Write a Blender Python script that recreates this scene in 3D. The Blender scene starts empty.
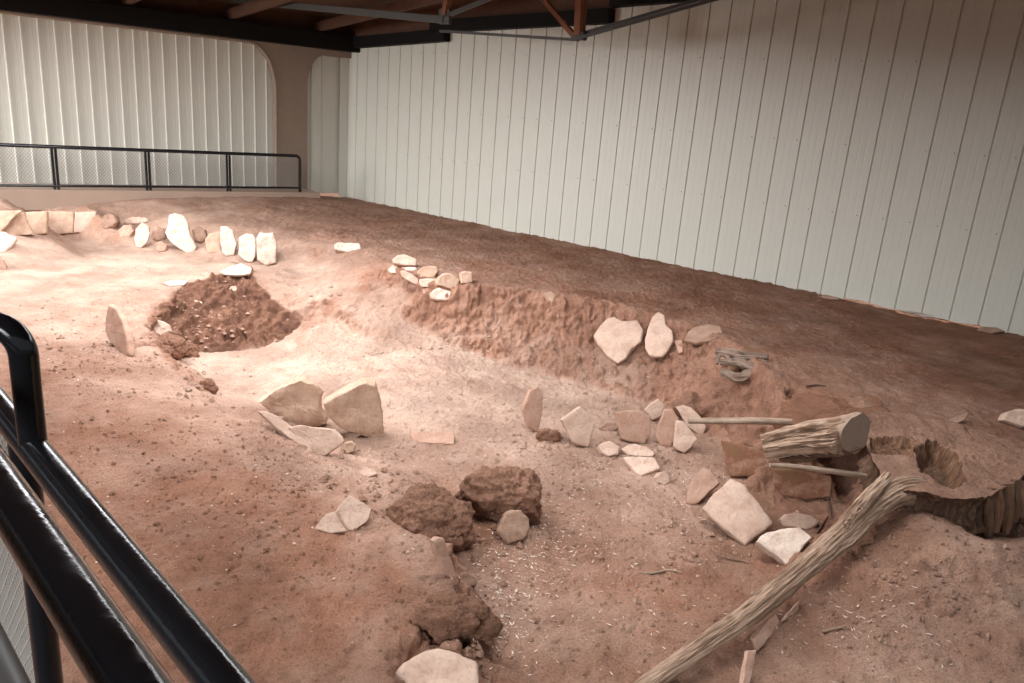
import bpy, bmesh, math, random
import numpy as np
from mathutils import Vector, Matrix, geometry

S = bpy.context.scene
C = S.collection
random.seed(7)

# ------------------------------------------------------------------ camera
FPX, PITCH, ROLL, EYE = 780.0, math.radians(16.6), math.radians(4.6), 2.4
cam_d = bpy.data.cameras.new('camera')
cam_d.sensor_width = 36.0
cam_d.lens = FPX / 1024 * 36.0
cam_d.clip_start, cam_d.clip_end = 0.05, 200
cam = bpy.data.objects.new('camera', cam_d)
C.objects.link(cam)
RM = Matrix.Rotation(math.pi / 2 - PITCH, 3, 'X') @ Matrix.Rotation(ROLL, 3, 'Z')
cam.matrix_world = Matrix.Translation((0, 0, EYE)) @ RM.to_4x4()
S.camera = cam
ORG = Vector((0, 0, EYE))

# ------------------------------------------------------------------ view, sky, daylight
S.view_settings.view_transform = 'Standard'
S.view_settings.look = 'None'
S.view_settings.gamma = 1.0
S.view_settings.use_curve_mapping = False
S.view_settings.exposure = 0.12
W = bpy.data.worlds.new('sky')
S.world = W
W.use_nodes = True
bg = W.node_tree.nodes['Background']
bg.inputs[1].default_value = 0.35
_wn = W.node_tree.nodes
_wc = _wn.new('ShaderNodeTexCoord')
_ws = _wn.new('ShaderNodeSeparateXYZ')
_wr = _wn.new('ShaderNodeValToRGB')
_wr.color_ramp.elements[0].position = 0.50           # earth and trees below the horizon, sky above
_wr.color_ramp.elements[0].color = (0.10, 0.075, 0.055, 1)
_wr.color_ramp.elements[1].position = 0.54
_wr.color_ramp.elements[1].color = (0.84, 0.93, 1.0, 1)
_wm = _wn.new('ShaderNodeMath')
_wm.operation = 'MULTIPLY_ADD'
_wm.inputs[1].default_value = 0.5
_wm.inputs[2].default_value = 0.5
W.node_tree.links.new(_wc.outputs['Generated'], _ws.inputs[0])
W.node_tree.links.new(_ws.outputs['Z'], _wm.inputs[0])
W.node_tree.links.new(_wm.outputs[0], _wr.inputs[0])
W.node_tree.links.new(_wr.outputs[0], bg.inputs[0])


def area(name, loc, target, sx, sy, power, col, spread=180):
    l = bpy.data.lights.new(name, 'AREA')
    l.shape = 'RECTANGLE'
    l.size, l.size_y, l.energy, l.color = sx, sy, power, col
    l.spread = math.radians(spread)
    o = bpy.data.objects.new(name, l)
    C.objects.link(o)
    o.location = loc
    o.rotation_euler = (Vector(target) - Vector(loc)).to_track_quat('-Z', 'Y').to_euler()
    return o


# stand-in lamps under the closed roof, open bay to the left, near-side fill
area('added_roof_light', (-4.3, 9.3, 3.35), (-4.2, 9.5, 0), 6.4, 4.4, 780, (0.985, 0.97, 1.0))  # stands in for a skylight not built; hung low to darken upper walls
area('added_roof_light', (1.0, 5.8, 3.3), (1.0, 6.0, 0), 3.6, 2.2, 185, (0.97, 0.98, 1.0))  # fill lamp added below the roof boards to brighten the right side
area('left_bay_daylight', (-12.6, 9.6, 2.6), (-6.0, 14.5, -1.8), 3.0, 2.2, 320, (0.97, 0.985, 1.0), 95)
area('walkway_fill', (-4.5, -2.0, 3.2), (-0.8, 4.0, -1.6), 8.0, 2.0, 115, (0.96, 0.98, 1.0), 60)  # added local fill, aimed down at the near ground


_sl = bpy.data.lights.new('sun', 'SUN')
_sl.energy, _sl.angle, _sl.color = 5.0, math.radians(0.6), (1.0, 0.96, 0.90)
_so = bpy.data.objects.new('sun', _sl)                # stands behind the right wall; the roof keeps it off the dig
C.objects.link(_so)
_so.rotation_euler = Vector((-0.62, -0.78, -1.15)).to_track_quat('-Z', 'Y').to_euler()


# ------------------------------------------------------------------ helpers
def ray(px, py):
    return (RM @ Vector((px - 512.0, -(py - 341.5), -FPX))).normalized()


def at_z(px, py, z):
    d = ray(px, py)
    return ORG + d * ((z - EYE) / d.z)


def at_y(px, py, y):
    d = ray(px, py)
    return ORG + d * (y / d.y)


def on_plane(px, py, p0, n):
    d = ray(px, py)
    return ORG + d * ((p0 - ORG).dot(n) / d.dot(n))


# vectorised Perlin noise
_P = np.random.RandomState(11).permutation(256).astype(np.int64)
_P = np.concatenate([_P, _P, _P])
_G = np.random.RandomState(5).normal(size=(256, 3))
_G /= np.linalg.norm(_G, axis=1)[:, None]


def perlin(p):
    p = np.asarray(p, float)
    i = np.floor(p).astype(np.int64)
    f = p - i
    i &= 255
    u = f * f * f * (f * (f * 6 - 15) + 10)
    out = 0
    for dx in (0, 1):
        wx = u[:, 0] if dx else 1 - u[:, 0]
        for dy in (0, 1):
            wy = u[:, 1] if dy else 1 - u[:, 1]
            for dz in (0, 1):
                wz = u[:, 2] if dz else 1 - u[:, 2]
                h = _P[_P[_P[(i[:, 0] + dx) & 255] + ((i[:, 1] + dy) & 255)] + ((i[:, 2] + dz) & 255)]
                g = _G[h]
                out = out + wx * wy * wz * (g[:, 0] * (f[:, 0] - dx) + g[:, 1] * (f[:, 1] - dy) + g[:, 2] * (f[:, 2] - dz))
    return out


def fbm(p, octaves=4, gain=0.5, ridge=False):
    p = np.asarray(p, float)
    s, a = 0, 1.0
    for k in range(octaves):
        v = perlin(p + 17.3 * k)
        if ridge:
            v = 0.35 - np.abs(v) * 1.4
        s = s + a * v
        a *= gain
        p = p * 2.03
    return s


def worley(p, seed=0):
    """distance to the nearest scattered point, for lumpy, crumbled earth"""
    p = np.asarray(p, float)
    i = np.floor(p).astype(np.int64)
    f = p - i
    best = np.full(len(p), 9.0)
    for dx in (-1, 0, 1):
        for dy in (-1, 0, 1):
            for dz in (-1, 0, 1):
                a, b, c = (i[:, 0] + dx + seed) & 255, (i[:, 1] + dy) & 255, (i[:, 2] + dz) & 255
                h = _P[_P[_P[a] + b] + c]
                q = _G[h] * 0.28 + 0.5
                d = (q[:, 0] + dx - f[:, 0]) ** 2 + (q[:, 1] + dy - f[:, 1]) ** 2 + (q[:, 2] + dz - f[:, 2]) ** 2
                best = np.minimum(best, d)
    return np.sqrt(best)


def link(name, me, m=None, parent=None):
    o = bpy.data.objects.new(name, me)
    C.objects.link(o)
    if m is not None:
        me.materials.append(m)
    if parent is not None:
        o.parent = parent
        o.matrix_parent_inverse = parent.matrix_world.inverted()
    return o


def mesh_from(name, verts, faces, m=None, parent=None, smooth=None):
    me = bpy.data.meshes.new(name)
    me.from_pydata([tuple(v) for v in verts], [], [tuple(f) for f in faces])
    me.update()
    if smooth is not None:
        me.shade_smooth()
        me.set_sharp_from_angle(angle=math.radians(smooth))
    return link(name, me, m, parent)


def obj_bm(name, bm, m=None, parent=None, smooth=None):
    bmesh.ops.recalc_face_normals(bm, faces=bm.faces)
    me = bpy.data.meshes.new(name)
    bm.to_mesh(me)
    bm.free()
    if smooth is not None:
        me.shade_smooth()
        me.set_sharp_from_angle(angle=math.radians(smooth))
    return link(name, me, m, parent)


def empty(name, loc, label=None, cat=None, group=None):
    o = bpy.data.objects.new(name, None)
    C.objects.link(o)
    o.location = loc
    o.empty_display_size = 0.1
    bpy.context.view_layer.update()
    o.matrix_world = Matrix.Translation(loc)
    if label:
        tag(o, label, cat, group)
    return o


def tag(o, label, cat, group=None, kind=None):
    o['label'] = label
    o['category'] = cat
    if group:
        o['group'] = group
    if kind:
        o['kind'] = kind
    return o


def struct(o, label=None):
    o['kind'] = 'structure'
    if label:
        o['label'] = label
    return o


def add_box(bm, c, ax, ay, az):
    """box from centre and three half-extent vectors"""
    vs = []
    for sx in (-1, 1):
        for sy in (-1, 1):
            for sz in (-1, 1):
                vs.append(bm.verts.new(c + ax * sx + ay * sy + az * sz))
    for f in ((0, 1, 3, 2), (4, 6, 7, 5), (0, 4, 5, 1), (2, 3, 7, 6), (0, 2, 6, 4), (1, 5, 7, 3)):
        bm.faces.new([vs[i] for i in f])


def bar(bm, a, b, w, h, up=Vector((0, 0, 1))):
    a, b = Vector(a), Vector(b)
    d = (b - a).normalized()
    sd = d.cross(up)
    if sd.length < 1e-3:
        sd = d.cross(Vector((1, 0, 0)))
    sd.normalize()
    u = sd.cross(d)
    add_box(bm, (a + b) / 2, (b - a) / 2, sd * w / 2, u * h / 2)


def frames(path):
    ts = []
    n = len(path)
    for i in range(n):
        ts.append((path[min(i + 1, n - 1)] - path[max(i - 1, 0)]).normalized())
    ref = Vector((0, 0, 1)) if abs(ts[0].z) < 0.9 else Vector((1, 0, 0))
    u = (ref - ts[0] * ref.dot(ts[0])).normalized()
    out = []
    for t in ts:
        u = (u - t * u.dot(t)).normalized()
        out.append((t, u, t.cross(u)))
    return out


def tube(bm, path, r, seg=20, cap=True):
    path = [Vector(p) for p in path]
    fr = frames(path)
    rings = []
    for p, (t, u, v) in zip(path, fr):
        rings.append([bm.verts.new(p + (u * math.cos(a) + v * math.sin(a)) * r) for a in [2 * math.pi * k / seg for k in range(seg)]])
    for i in range(len(rings) - 1):
        for k in range(seg):
            bm.faces.new((rings[i][k], rings[i][(k + 1) % seg], rings[i + 1][(k + 1) % seg], rings[i + 1][k]))
    if cap:
        bm.faces.new(rings[0][::-1])
        bm.faces.new(rings[-1])


def spline(pts, n):
    """Catmull-Rom through the points (any dimension)"""
    P = np.asarray(pts, float)
    P = np.vstack([2 * P[0] - P[1], P, 2 * P[-1] - P[-2]])
    k = len(P) - 3
    out = []
    for i in range(n):
        t = i / (n - 1) * k
        j = min(int(t), k - 1)
        t -= j
        a, b, c, d = P[j:j + 4]
        out.append(0.5 * (2 * b + (c - a) * t + (2 * a - 5 * b + 4 * c - d) * t * t + (3 * b - a - 3 * c + d) * t ** 3))
    return np.array(out)


# ------------------------------------------------------------------ materials
def mat(name):
    m = bpy.data.materials.new(name)
    m.use_nodes = True
    nt = m.node_tree
    return m, nt, nt.nodes['Principled BSDF']


def N(nt, kind, **kw):
    n = nt.nodes.new(kind)
    for k, v in kw.items():
        if k in n.inputs.keys():
            n.inputs[k].default_value = v
        else:
            setattr(n, k, v)
    return n


def ramp(nt, stops, fac):
    r = nt.nodes.new('ShaderNodeValToRGB')
    el = r.color_ramp.elements
    while len(el) < len(stops):
        el.new(0.5)
    for e, (p, c) in zip(el, stops):
        e.position = p
        e.color = (*c, 1)
    nt.links.new(fac, r.inputs[0])
    return r


def mixc(nt, fac, a, b, blend='MIX'):
    m = nt.nodes.new('ShaderNodeMix')
    m.data_type = 'RGBA'
    m.blend_type = blend
    for i, v in ((0, fac), (6, a), (7, b)):
        if hasattr(v, 'links'):
            nt.links.new(v, m.inputs[i])
        elif i == 0:
            m.inputs[0].default_value = v
        else:
            m.inputs[i].default_value = (*v, 1)
    return m.outputs[2]


def noise(nt, vec, scale, detail=4, rough=0.55):
    n = N(nt, 'ShaderNodeTexNoise')
    n.inputs['Scale'].default_value = scale
    n.inputs['Detail'].default_value = detail
    n.inputs['Roughness'].default_value = rough
    nt.links.new(vec, n.inputs['Vector'])
    return n.outputs['Fac']


def bump(nt, b, h, strength, dist, prev=None):
    n = nt.nodes.new('ShaderNodeBump')
    n.inputs['Strength'].default_value = strength
    n.inputs['Distance'].default_value = dist
    nt.links.new(h, n.inputs['Height'])
    if prev:
        nt.links.new(prev, n.inputs['Normal'])
    nt.links.new(n.outputs[0], b.inputs['Normal'])
    return n.outputs[0]


def soil_material():
    m, nt, b = mat('excavated_soil')
    co = N(nt, 'ShaderNodeNewGeometry').outputs['Position']
    a1 = N(nt, 'ShaderNodeAttribute', attribute_name='tone').outputs['Fac']
    a2 = N(nt, 'ShaderNodeAttribute', attribute_name='cut').outputs['Fac']
    a3 = N(nt, 'ShaderNodeAttribute', attribute_name='damp').outputs['Fac']
    n1 = noise(nt, co, 1.3, 5)
    n2 = noise(nt, co, 9, 6, 0.65)
    n3 = noise(nt, co, 55, 4, 0.7)
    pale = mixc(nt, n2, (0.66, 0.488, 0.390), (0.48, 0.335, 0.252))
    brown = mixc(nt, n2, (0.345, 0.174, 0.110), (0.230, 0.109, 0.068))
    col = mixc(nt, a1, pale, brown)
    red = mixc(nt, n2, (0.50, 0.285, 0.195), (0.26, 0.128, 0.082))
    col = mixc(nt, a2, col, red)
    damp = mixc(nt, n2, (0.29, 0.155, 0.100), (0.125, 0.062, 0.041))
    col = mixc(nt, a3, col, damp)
    pt = ramp(nt, [(0.35, (0.76, 0.72, 0.70)), (0.65, (1.20, 1.2, 1.2))], n1).outputs[0]
    col = mixc(nt, 0.8, col, pt, 'MULTIPLY')
    gr = ramp(nt, [(0.30, (0.45, 0.42, 0.40)), (0.45, (1, 1, 1)), (0.60, (1.0, 1.0, 1.0)), (0.70, (1.40, 1.38, 1.36))], n3).outputs[0]
    col = mixc(nt, 0.85, col, gr, 'MULTIPLY')
    g4 = ramp(nt, [(0.30, (0.62, 0.60, 0.58)), (0.5, (1, 1, 1)), (0.70, (1.25, 1.24, 1.22))], noise(nt, co, 120, 3, 0.7)).outputs[0]
    col = mixc(nt, 0.7, col, g4, 'MULTIPLY')
    nt.links.new(col, b.inputs['Base Color'])
    b.inputs['Roughness'].default_value = 0.95
    b.inputs['Specular IOR Level'].default_value = 0.15
    vo = N(nt, 'ShaderNodeTexVoronoi')
    vo.inputs['Scale'].default_value = 34
    nt.links.new(co, vo.inputs['Vector'])
    vr = ramp(nt, [(0.0, (1, 1, 1)), (0.30, (0.2, 0.2, 0.2)), (0.45, (0, 0, 0))], vo.outputs['Distance']).outputs[0]
    n4 = noise(nt, co, 130, 3, 0.7)
    p = bump(nt, b, n2, 0.6, 0.05)
    p = bump(nt, b, vr, 0.4, 0.012, p)
    p = bump(nt, b, n3, 0.9, 0.024, p)
    bump(nt, b, n4, 0.7, 0.009, p)
    return m


def stone_material(name, ca, cb, cc, scale=6):
    m, nt, b = mat(name)
    co = N(nt, 'ShaderNodeTexCoord').outputs['Object']
    rnd = N(nt, 'ShaderNodeObjectInfo').outputs['Random']
    n1 = noise(nt, co, scale, 6, 0.6)
    n2 = noise(nt, co, scale * 7, 5, 0.7)
    col = ramp(nt, [(0.30, ca), (0.5, cb), (0.72, cc)], n1).outputs[0]
    sp = ramp(nt, [(0.32, (0.70, 0.66, 0.62)), (0.46, (1, 1, 1)), (0.75, (1.12, 1.1, 1.08))], n2).outputs[0]
    col = mixc(nt, 0.7, col, sp, 'MULTIPLY')
    tint = ramp(nt, [(0, (0.90, 0.86, 0.82)), (1, (1.08, 1.05, 1.02))], rnd).outputs[0]
    col = mixc(nt, 1.0, col, tint, 'MULTIPLY')
    nt.links.new(col, b.inputs['Base Color'])
    b.inputs['Roughness'].default_value = 0.9
    b.inputs['Specular IOR Level'].default_value = 0.2
    p = bump(nt, b, n1, 0.5, 0.03)
    bump(nt, b, n2, 0.5, 0.008, p)
    return m


def wood_material(name, ca, cb, cc):
    """weathered wood: grain follows the 'grain' attribute (u around, v along)"""
    m, nt, b = mat(name)
    uv = N(nt, 'ShaderNodeAttribute', attribute_name='grain').outputs['Vector']
    mp = N(nt, 'ShaderNodeMapping')
    mp.inputs['Scale'].default_value = (1, 1, 0.07)
    nt.links.new(uv, mp.inputs['Vector'])
    n1 = noise(nt, mp.outputs[0], 26, 6, 0.7)
    n2 = noise(nt, uv, 9, 4)
    col = ramp(nt, [(0.33, ca), (0.5, cb), (0.68, cc)], n1).outputs[0]
    pt = ramp(nt, [(0.3, (0.75, 0.70, 0.66)), (0.65, (1.1, 1.1, 1.1))], n2).outputs[0]
    col = mixc(nt, 0.7, col, pt, 'MULTIPLY')
    fi = N(nt, 'ShaderNodeAttribute', attribute_name='fissure').outputs['Fac']
    col = mixc(nt, fi, col, tuple(v * 0.35 for v in ca))
    nt.links.new(col, b.inputs['Base Color'])
    b.inputs['Roughness'].default_value = 0.85
    b.inputs['Specular IOR Level'].default_value = 0.2
    bump(nt, b, n1, 0.8, 0.012)
    return m


def painted(name, col, rough=0.5, var=0.06, metallic=0.0, scale=3.0):
    m, nt, b = mat(name)
    co = N(nt, 'ShaderNodeTexCoord').outputs['Object']
    n1 = noise(nt, co, scale, 5)
    c = mixc(nt, n1, tuple(v * (1 - var) for v in col), tuple(min(1, v * (1 + var)) for v in col))
    nt.links.new(c, b.inputs['Base Color'])
    b.inputs['Roughness'].default_value = rough
    b.inputs['Metallic'].default_value = metallic
    return m


M = {}
M['soil'] = soil_material()
M['stone'] = stone_material('pale_sandstone', (0.43, 0.295, 0.228), (0.55, 0.402, 0.325), (0.63, 0.485, 0.40))
M['pink'] = stone_material('pink_sandstone', (0.36, 0.215, 0.155), (0.45, 0.29, 0.22), (0.52, 0.36, 0.28))
M['tan'] = stone_material('buff_sandstone', (0.40, 0.260, 0.185), (0.51, 0.36, 0.27), (0.60, 0.455, 0.355))
M['white'] = stone_material('white_sandstone', (0.46, 0.33, 0.26), (0.66, 0.55, 0.47), (0.76, 0.66, 0.58), 9)
M['dusty'] = stone_material('dusty_brown_stone', (0.26, 0.155, 0.11), (0.34, 0.22, 0.165), (0.40, 0.28, 0.215), 10)
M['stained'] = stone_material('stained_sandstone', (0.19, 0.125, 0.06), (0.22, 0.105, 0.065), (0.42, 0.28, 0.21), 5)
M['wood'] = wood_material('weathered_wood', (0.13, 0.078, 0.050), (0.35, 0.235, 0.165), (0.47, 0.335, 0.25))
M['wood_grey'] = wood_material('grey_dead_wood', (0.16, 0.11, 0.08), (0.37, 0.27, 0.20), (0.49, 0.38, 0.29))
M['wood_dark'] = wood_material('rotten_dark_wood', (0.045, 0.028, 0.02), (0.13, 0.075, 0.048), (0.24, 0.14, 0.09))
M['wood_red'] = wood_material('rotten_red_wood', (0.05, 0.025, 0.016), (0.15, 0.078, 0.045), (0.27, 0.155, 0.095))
M['dusty_root'] = wood_material('dusty_twisted_root', (0.08, 0.055, 0.042), (0.22, 0.155, 0.118), (0.34, 0.255, 0.20))
M['sawn'] = painted('sawn_end_grain', (0.27, 0.185, 0.135), 0.85, 0.18, 0, 14)
M['dust_wood'] = wood_material('dust_covered_stump', (0.24, 0.145, 0.098), (0.33, 0.21, 0.15), (0.40, 0.27, 0.195))
M['siding'] = painted('cream_painted_siding', (0.60, 0.585, 0.505), 0.42, 0.03)
M['concrete'] = painted('brown_cast_concrete', (0.26, 0.19, 0.14), 0.9, 0.15, 0, 6)
M['curb'] = painted('dusty_concrete_curb', (0.40, 0.29, 0.22), 0.9, 0.1)
M['chalk'] = painted('pale_gravel_yard', (0.62, 0.60, 0.57), 0.9, 0.1, 0, 20)
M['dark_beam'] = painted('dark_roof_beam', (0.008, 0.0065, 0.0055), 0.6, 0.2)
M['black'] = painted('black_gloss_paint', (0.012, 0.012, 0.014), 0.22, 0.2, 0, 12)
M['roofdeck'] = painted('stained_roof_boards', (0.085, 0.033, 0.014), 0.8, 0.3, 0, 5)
M['steel_dark'] = painted('grey_brown_steel', (0.045, 0.036, 0.028), 0.55, 0.15)
M['truss_wood'] = painted('orange_stained_timber', (0.20, 0.068, 0.024), 0.7, 0.2)
M['grey_pipe'] = painted('grey_pipe_paint', (0.20, 0.19, 0.18), 0.35, 0.1)
M['mesh'] = painted('grey_expanded_metal', (0.30, 0.30, 0.29), 0.5, 0.1)
M['mesh_near'] = painted('galvanised_expanded_metal', (0.40, 0.39, 0.36), 0.4, 0.1)

M['dark_beam'].node_tree.nodes['Principled BSDF'].inputs['Specular IOR Level'].default_value = 0.12
# black paint on the near rail is scuffed
nt = M['black'].node_tree
_co = N(nt, 'ShaderNodeTexCoord').outputs['Object']
_r = ramp(nt, [(0.35, (0.08, 0.08, 0.08)), (0.7, (0.27, 0.27, 0.27))], noise(nt, _co, 22, 5, 0.7)).outputs[0]
nt.links.new(_r, nt.nodes['Principled BSDF'].inputs['Roughness'])
bump(nt, nt.nodes['Principled BSDF'], noise(nt, _co, 90, 3), 0.12, 0.004)

# ------------------------------------------------------------------ the lie of the land: control points (pixel, pixel, height, soil tone)
CP = [
    # foot of the siding and of the kerb
    (352, 199, 0, .75), (420, 214, 0, .8), (500, 231, 0, .85), (570, 247, 0, .9), (640, 263, 0, .9), (705, 276, 0, .95), (770, 287, 0, .95),
    (835, 298, .0, .95), (900, 312, -.03, .95), (950, 321, -.02, .95), (1010, 334, 0, .95),
    (0, 195, .33, .5), (75, 195.5, .30, .5), (150, 196, .26, .55), (225, 196.5, .21, .6), (300, 197, .17, .65), (-200, 200, .36, .5), (0, 203, .14, .5), (100, 203, .13, .5), (200, 206, .10, .55),
    # ground behind the far slabs, then their foot
    (-200, 222, .0, .25), (0, 211, .0, .25), (105, 211, .0, .25), (160, 217, .0, .3), (220, 223, .0, .4), (275, 228, -.03, .7), (310, 222, .0, .8), (0, 218, -.12, .45), (105, 219, -.12, .5), (160, 228, -.15, .4), (220, 236, -.15, .5),
    (-200, 244, -.42, .15), (0, 237, -.42, .1), (60, 236, -.42, .1), (105, 235, -.42, .1), (145, 249, -.42, .1), (185, 254, -.42, .1), (225, 262, -.42, .1), (270, 266, -.42, .1),
    (305, 243, -.1, .5), (315, 262, -.3, .3), (350, 247, -.03, .7), (345, 268, -.2, .4),
    # far bench
    (-200, 300, -.42, .2), (0, 270, -.44, .15), (0, 320, -.42, .3), (80, 260, -.44, .1), (100, 300, -.42, .3), (60, 290, -.42, .2), (150, 275, -.44, .15), (300, 272, -.42, .1), (330, 295, -.46, .15), (300, 290, -.44, .15),
    (190, 268, -.43, .1),
    # chamber floor
    (430, 385, -.92, .1), (300, 362, -.90, .1), (250, 378, -.92, .1), (360, 340, -.80, .1), (400, 345, -.80, .1), (400, 420, -.92, .15), (480, 410, -.92, .2), (560, 405, -.92, .25), (450, 450, -.91, .25), (520, 440, -.92, .3),
    (600, 445, -.90, .35), (660, 460, -.91, .45), (560, 470, -.92, .45),
    # left ground and its worn edge
    (100, 350, -.42, 0.66), (60, 400, -.40, 0.81), (-200, 420, -.35, 0.87), (100, 450, -.42, 0.87), 
    (250, 500, -.55, 0.95), (200, 430, -.48, 0.81), (250, 600, -.55, 1.00), (-100, 550, -.42, 0.95), (330, 560, -.66, 0.95), (320, 640, -.68, 1.00),
    (380, 475, -.80, 0.66), (440, 470, -.91, 0.50), (340, 500, -.70, 0.87), (400, 610, -.66, 1.00), (385, 690, -.72, 1.00),
    (450, 520, -.88, 1.00), (480, 520, -.86, 1.00), (550, 510, -.93, 0.73),
    # lower chamber floor
    (560, 570, -.94, 0.72), (620, 640, -.94, 0.78), (700, 600, -.92, 0.84), (640, 500, -.93, 0.66), (560, 460, -.92, 0.54), (580, 700, -.94, 0.84), (660, 690, -.92, 0.90), (720, 540, -.92, 0.84), (690, 480, -.90, 0.66),
    (735, 490, -.88, 0.84), (770, 545, -.88, 0.84), (800, 535, -.78, 0.90), (845, 530, -.70, 1.00),
    # right: top behind the log, hollow under it, slope below the root
    (905, 418, -.06, .85), (1000, 400, -.03, .9), (1024, 440, -.05, .85),
    (884, 496, -.30, .9), (850, 515, -.84, .85), (870, 545, -.42, .8), (820, 585, -.66, .8), (760, 620, -.82, .75), (930, 510, -.20, .7), (950, 550, -.24, .6), (1000, 545, -.18, .7), (1010, 610, -.40, .6), (900, 620, -.56, .6), (850, 660, -.74, .7),
    (980, 690, -.62, .7), (760, 690, -.88, .75),
]
pts3 = []
for (px, py, z, t) in CP:
    p = at_z(px, py, z)
    pts3.append((p.x, p.y, z, t))
pts3 += [(-16, 24, 0, .6), (-16, 12, -.3, .4), (-16, 4, -.35, .6), (-16, -3, -.4, .6), (0, 24, 0, .8), (14, 24, 0, .9), (9.5, 8.0, 0, .95), (14, 4, 0, .95), (14, -3, -.5, .8),
         (0, -3, -.6, .7), (-3, 2.0, -.45, .65), (0, 2.2, -.72, .7), (2.5, 2.4, -.80, .7), (5, 2.5, -.6, .7), (6, 5, -.15, .7)]
# banks: crest and foot followed closely, the face steep at the crest with a talus below
# rotted hollow in the stump goes below the ground
for q in ((922, 450), (932, 448), (945, 456), (956, 468), (962, 478), (945, 474), (932, 462), (885, 445), (905, 447)):
    p = at_z(q[0], q[1], 0)
    pts3.append((p.x, p.y, -.45, .9))
BANKS = [
    # long bank along the right
    ([(362, 276, -.22, .6), (374, 271, -.12, .6), (388, 264, -.03, .7), (402, 266, .0, .7), (440, 281, .0, .75), (480, 284, .0, .8), (520, 288, .0, .8), (560, 294, .0, .85), (620, 304, .0, .85), (680, 321, .0, .85), (712, 332, .0, .85), (738, 348, .0, .85), (768, 372, -.02, .85), (790, 400, -.05, .85), (838, 398, -.05, .85), (888, 430, -.10, .85)],
     [(352, 318, -.60, .2), (368, 318, -.58, .2), (385, 316, -.56, .2), (412, 322, -.62, .2), (448, 342, -.76, .2), (480, 356, -.85, .2), (512, 368, -.90, .2), (556, 379, -.91, .25), (610, 394, -.91, .3), (660, 408, -.91, .4), (686, 422, -.90, .5), (706, 432, -.89, .55), (726, 442, -.87, .6), (754, 474, -.86, .65), (796, 482, -.90, .8), (858, 494, -.84, .85)], 50, .36, .50),
    # block left standing
    ([(152, 330, -.46, .4), (150, 312, -.43, .4), (166, 296, -.39, .3), (180, 286, -.36, .3), (205, 279, -.33, .3), (235, 274, -.33, .3), (252, 271, -.35, .3), (264, 284, -.43, .3), (277, 295, -.52, .3), (290, 307, -.63, .3), (300, 317, -.70, .3), (315, 313, -.58, .2), (340, 310, -.52, .2)],
     [(168, 352, -.84, .4), (176, 354, -.87, .3), (184, 352, -.88, .3), (196, 351, -.90, .3), (212, 350, -.91, .2), (232, 348, -.91, .2), (252, 345, -.91, .2), (268, 341, -.91, .2), (282, 338, -.90, .2), (296, 333, -.88, .2), (308, 328, -.86, .2), (326, 324, -.74, .2), (346, 322, -.66, .2)], 40, .35, .42),
    # worn edge of the left ground
    ([(150, 344, -.47, .4), (176, 366, -.49, .45), (195, 384, -.50, .45), (218, 401, -.54, .5), (258, 409, -.60, .5), (284, 430, -.64, .5), (302, 450, -.70, .5)],
     [(172, 356, -.86, .3), (186, 366, -.88, .2), (206, 381, -.90, .15), (230, 395, -.91, .15), (266, 402, -.91, .2), (300, 424, -.91, .3), (326, 448, -.90, .3)], 26, .3, .45),
    # edge above the lower chamber
    ([(392, 524, -.70, .6), (432, 544, -.67, .6), (446, 574, -.66, .65), (462, 602, -.67, .7), (476, 622, -.68, .7), (470, 640, -.70, .7), (436, 630, -.68, .7), (404, 640, -.70, .7), (392, 660, -.72, .7)],
     [(430, 520, -.86, .6), (456, 548, -.91, .7), (470, 580, -.93, .7), (486, 612, -.94, .7), (498, 640, -.94, .7), (494, 668, -.92, .7), (448, 655, -.90, .7), (416, 666, -.86, .7), (404, 690, -.84, .7)], 30, .4, .5),
]
for top, foot, nbk, fx, fz in BANKS:
    a = spline([tuple(at_z(*q[:3])) + (q[3],) for q in top], nbk)
    b = spline([tuple(at_z(*q[:3])) + (q[3],) for q in foot], nbk)
    for u, v in zip(a, b):
        pts3.append(tuple(u))
        m_ = u * (1 - fx) + v * fx
        m_[2] = u[2] * (1 - fz) + v[2] * fz
        pts3.append(tuple(m_))
        pts3.append(tuple(v))
pts3 = np.array(pts3)
# shift rows so that no two points coincide
vv, _, ff, ov, _, _ = geometry.delaunay_2d_cdt([Vector((p[0], p[1])) for p in pts3], [], [], 0, 1e-5)
TV = np.array([(pts3[o[0]][0], pts3[o[0]][1], pts3[o[0]][2], pts3[o[0]][3]) for o in ov])
TF = [tuple(f) for f in ff]


def spaced(segs):
    out = [segs[0][0]]
    for a, b, h in segs:
        n = max(1, int(round((b - a) / h)))
        out += list(np.linspace(a, b, n + 1)[1:])
    return np.array(out)


GX = spaced([(-13, -5.2, .055), (-5.2, -2.5, .021), (-2.5, 2.9, .0125), (2.9, 4.6, .021), (4.6, 13, .06)])
GY = spaced([(-0.5, 2.6, .06), (2.6, 6.8, .018), (6.8, 11.6, .0125), (11.6, 14, .03), (14, 22, .06)])
XX, YY = np.meshgrid(GX, GY)
NX, NY = len(GX), len(GY)
flat = np.stack([XX.ravel(), YY.ravel(), np.zeros(NX * NY)], 1)
# worn outlines: shift where the land is looked up
wx = 0.05 * fbm(flat * 1.9 + 3.1, 3) + 0.05 * perlin(flat * 6.0 + 1.7) + 0.03 * perlin(flat * 15 + 9)
wy = 0.05 * fbm(flat * 1.9 + 31.7, 3) + 0.05 * perlin(flat * 6.0 + 8.2) + 0.03 * perlin(flat * 15 + 4)


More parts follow.
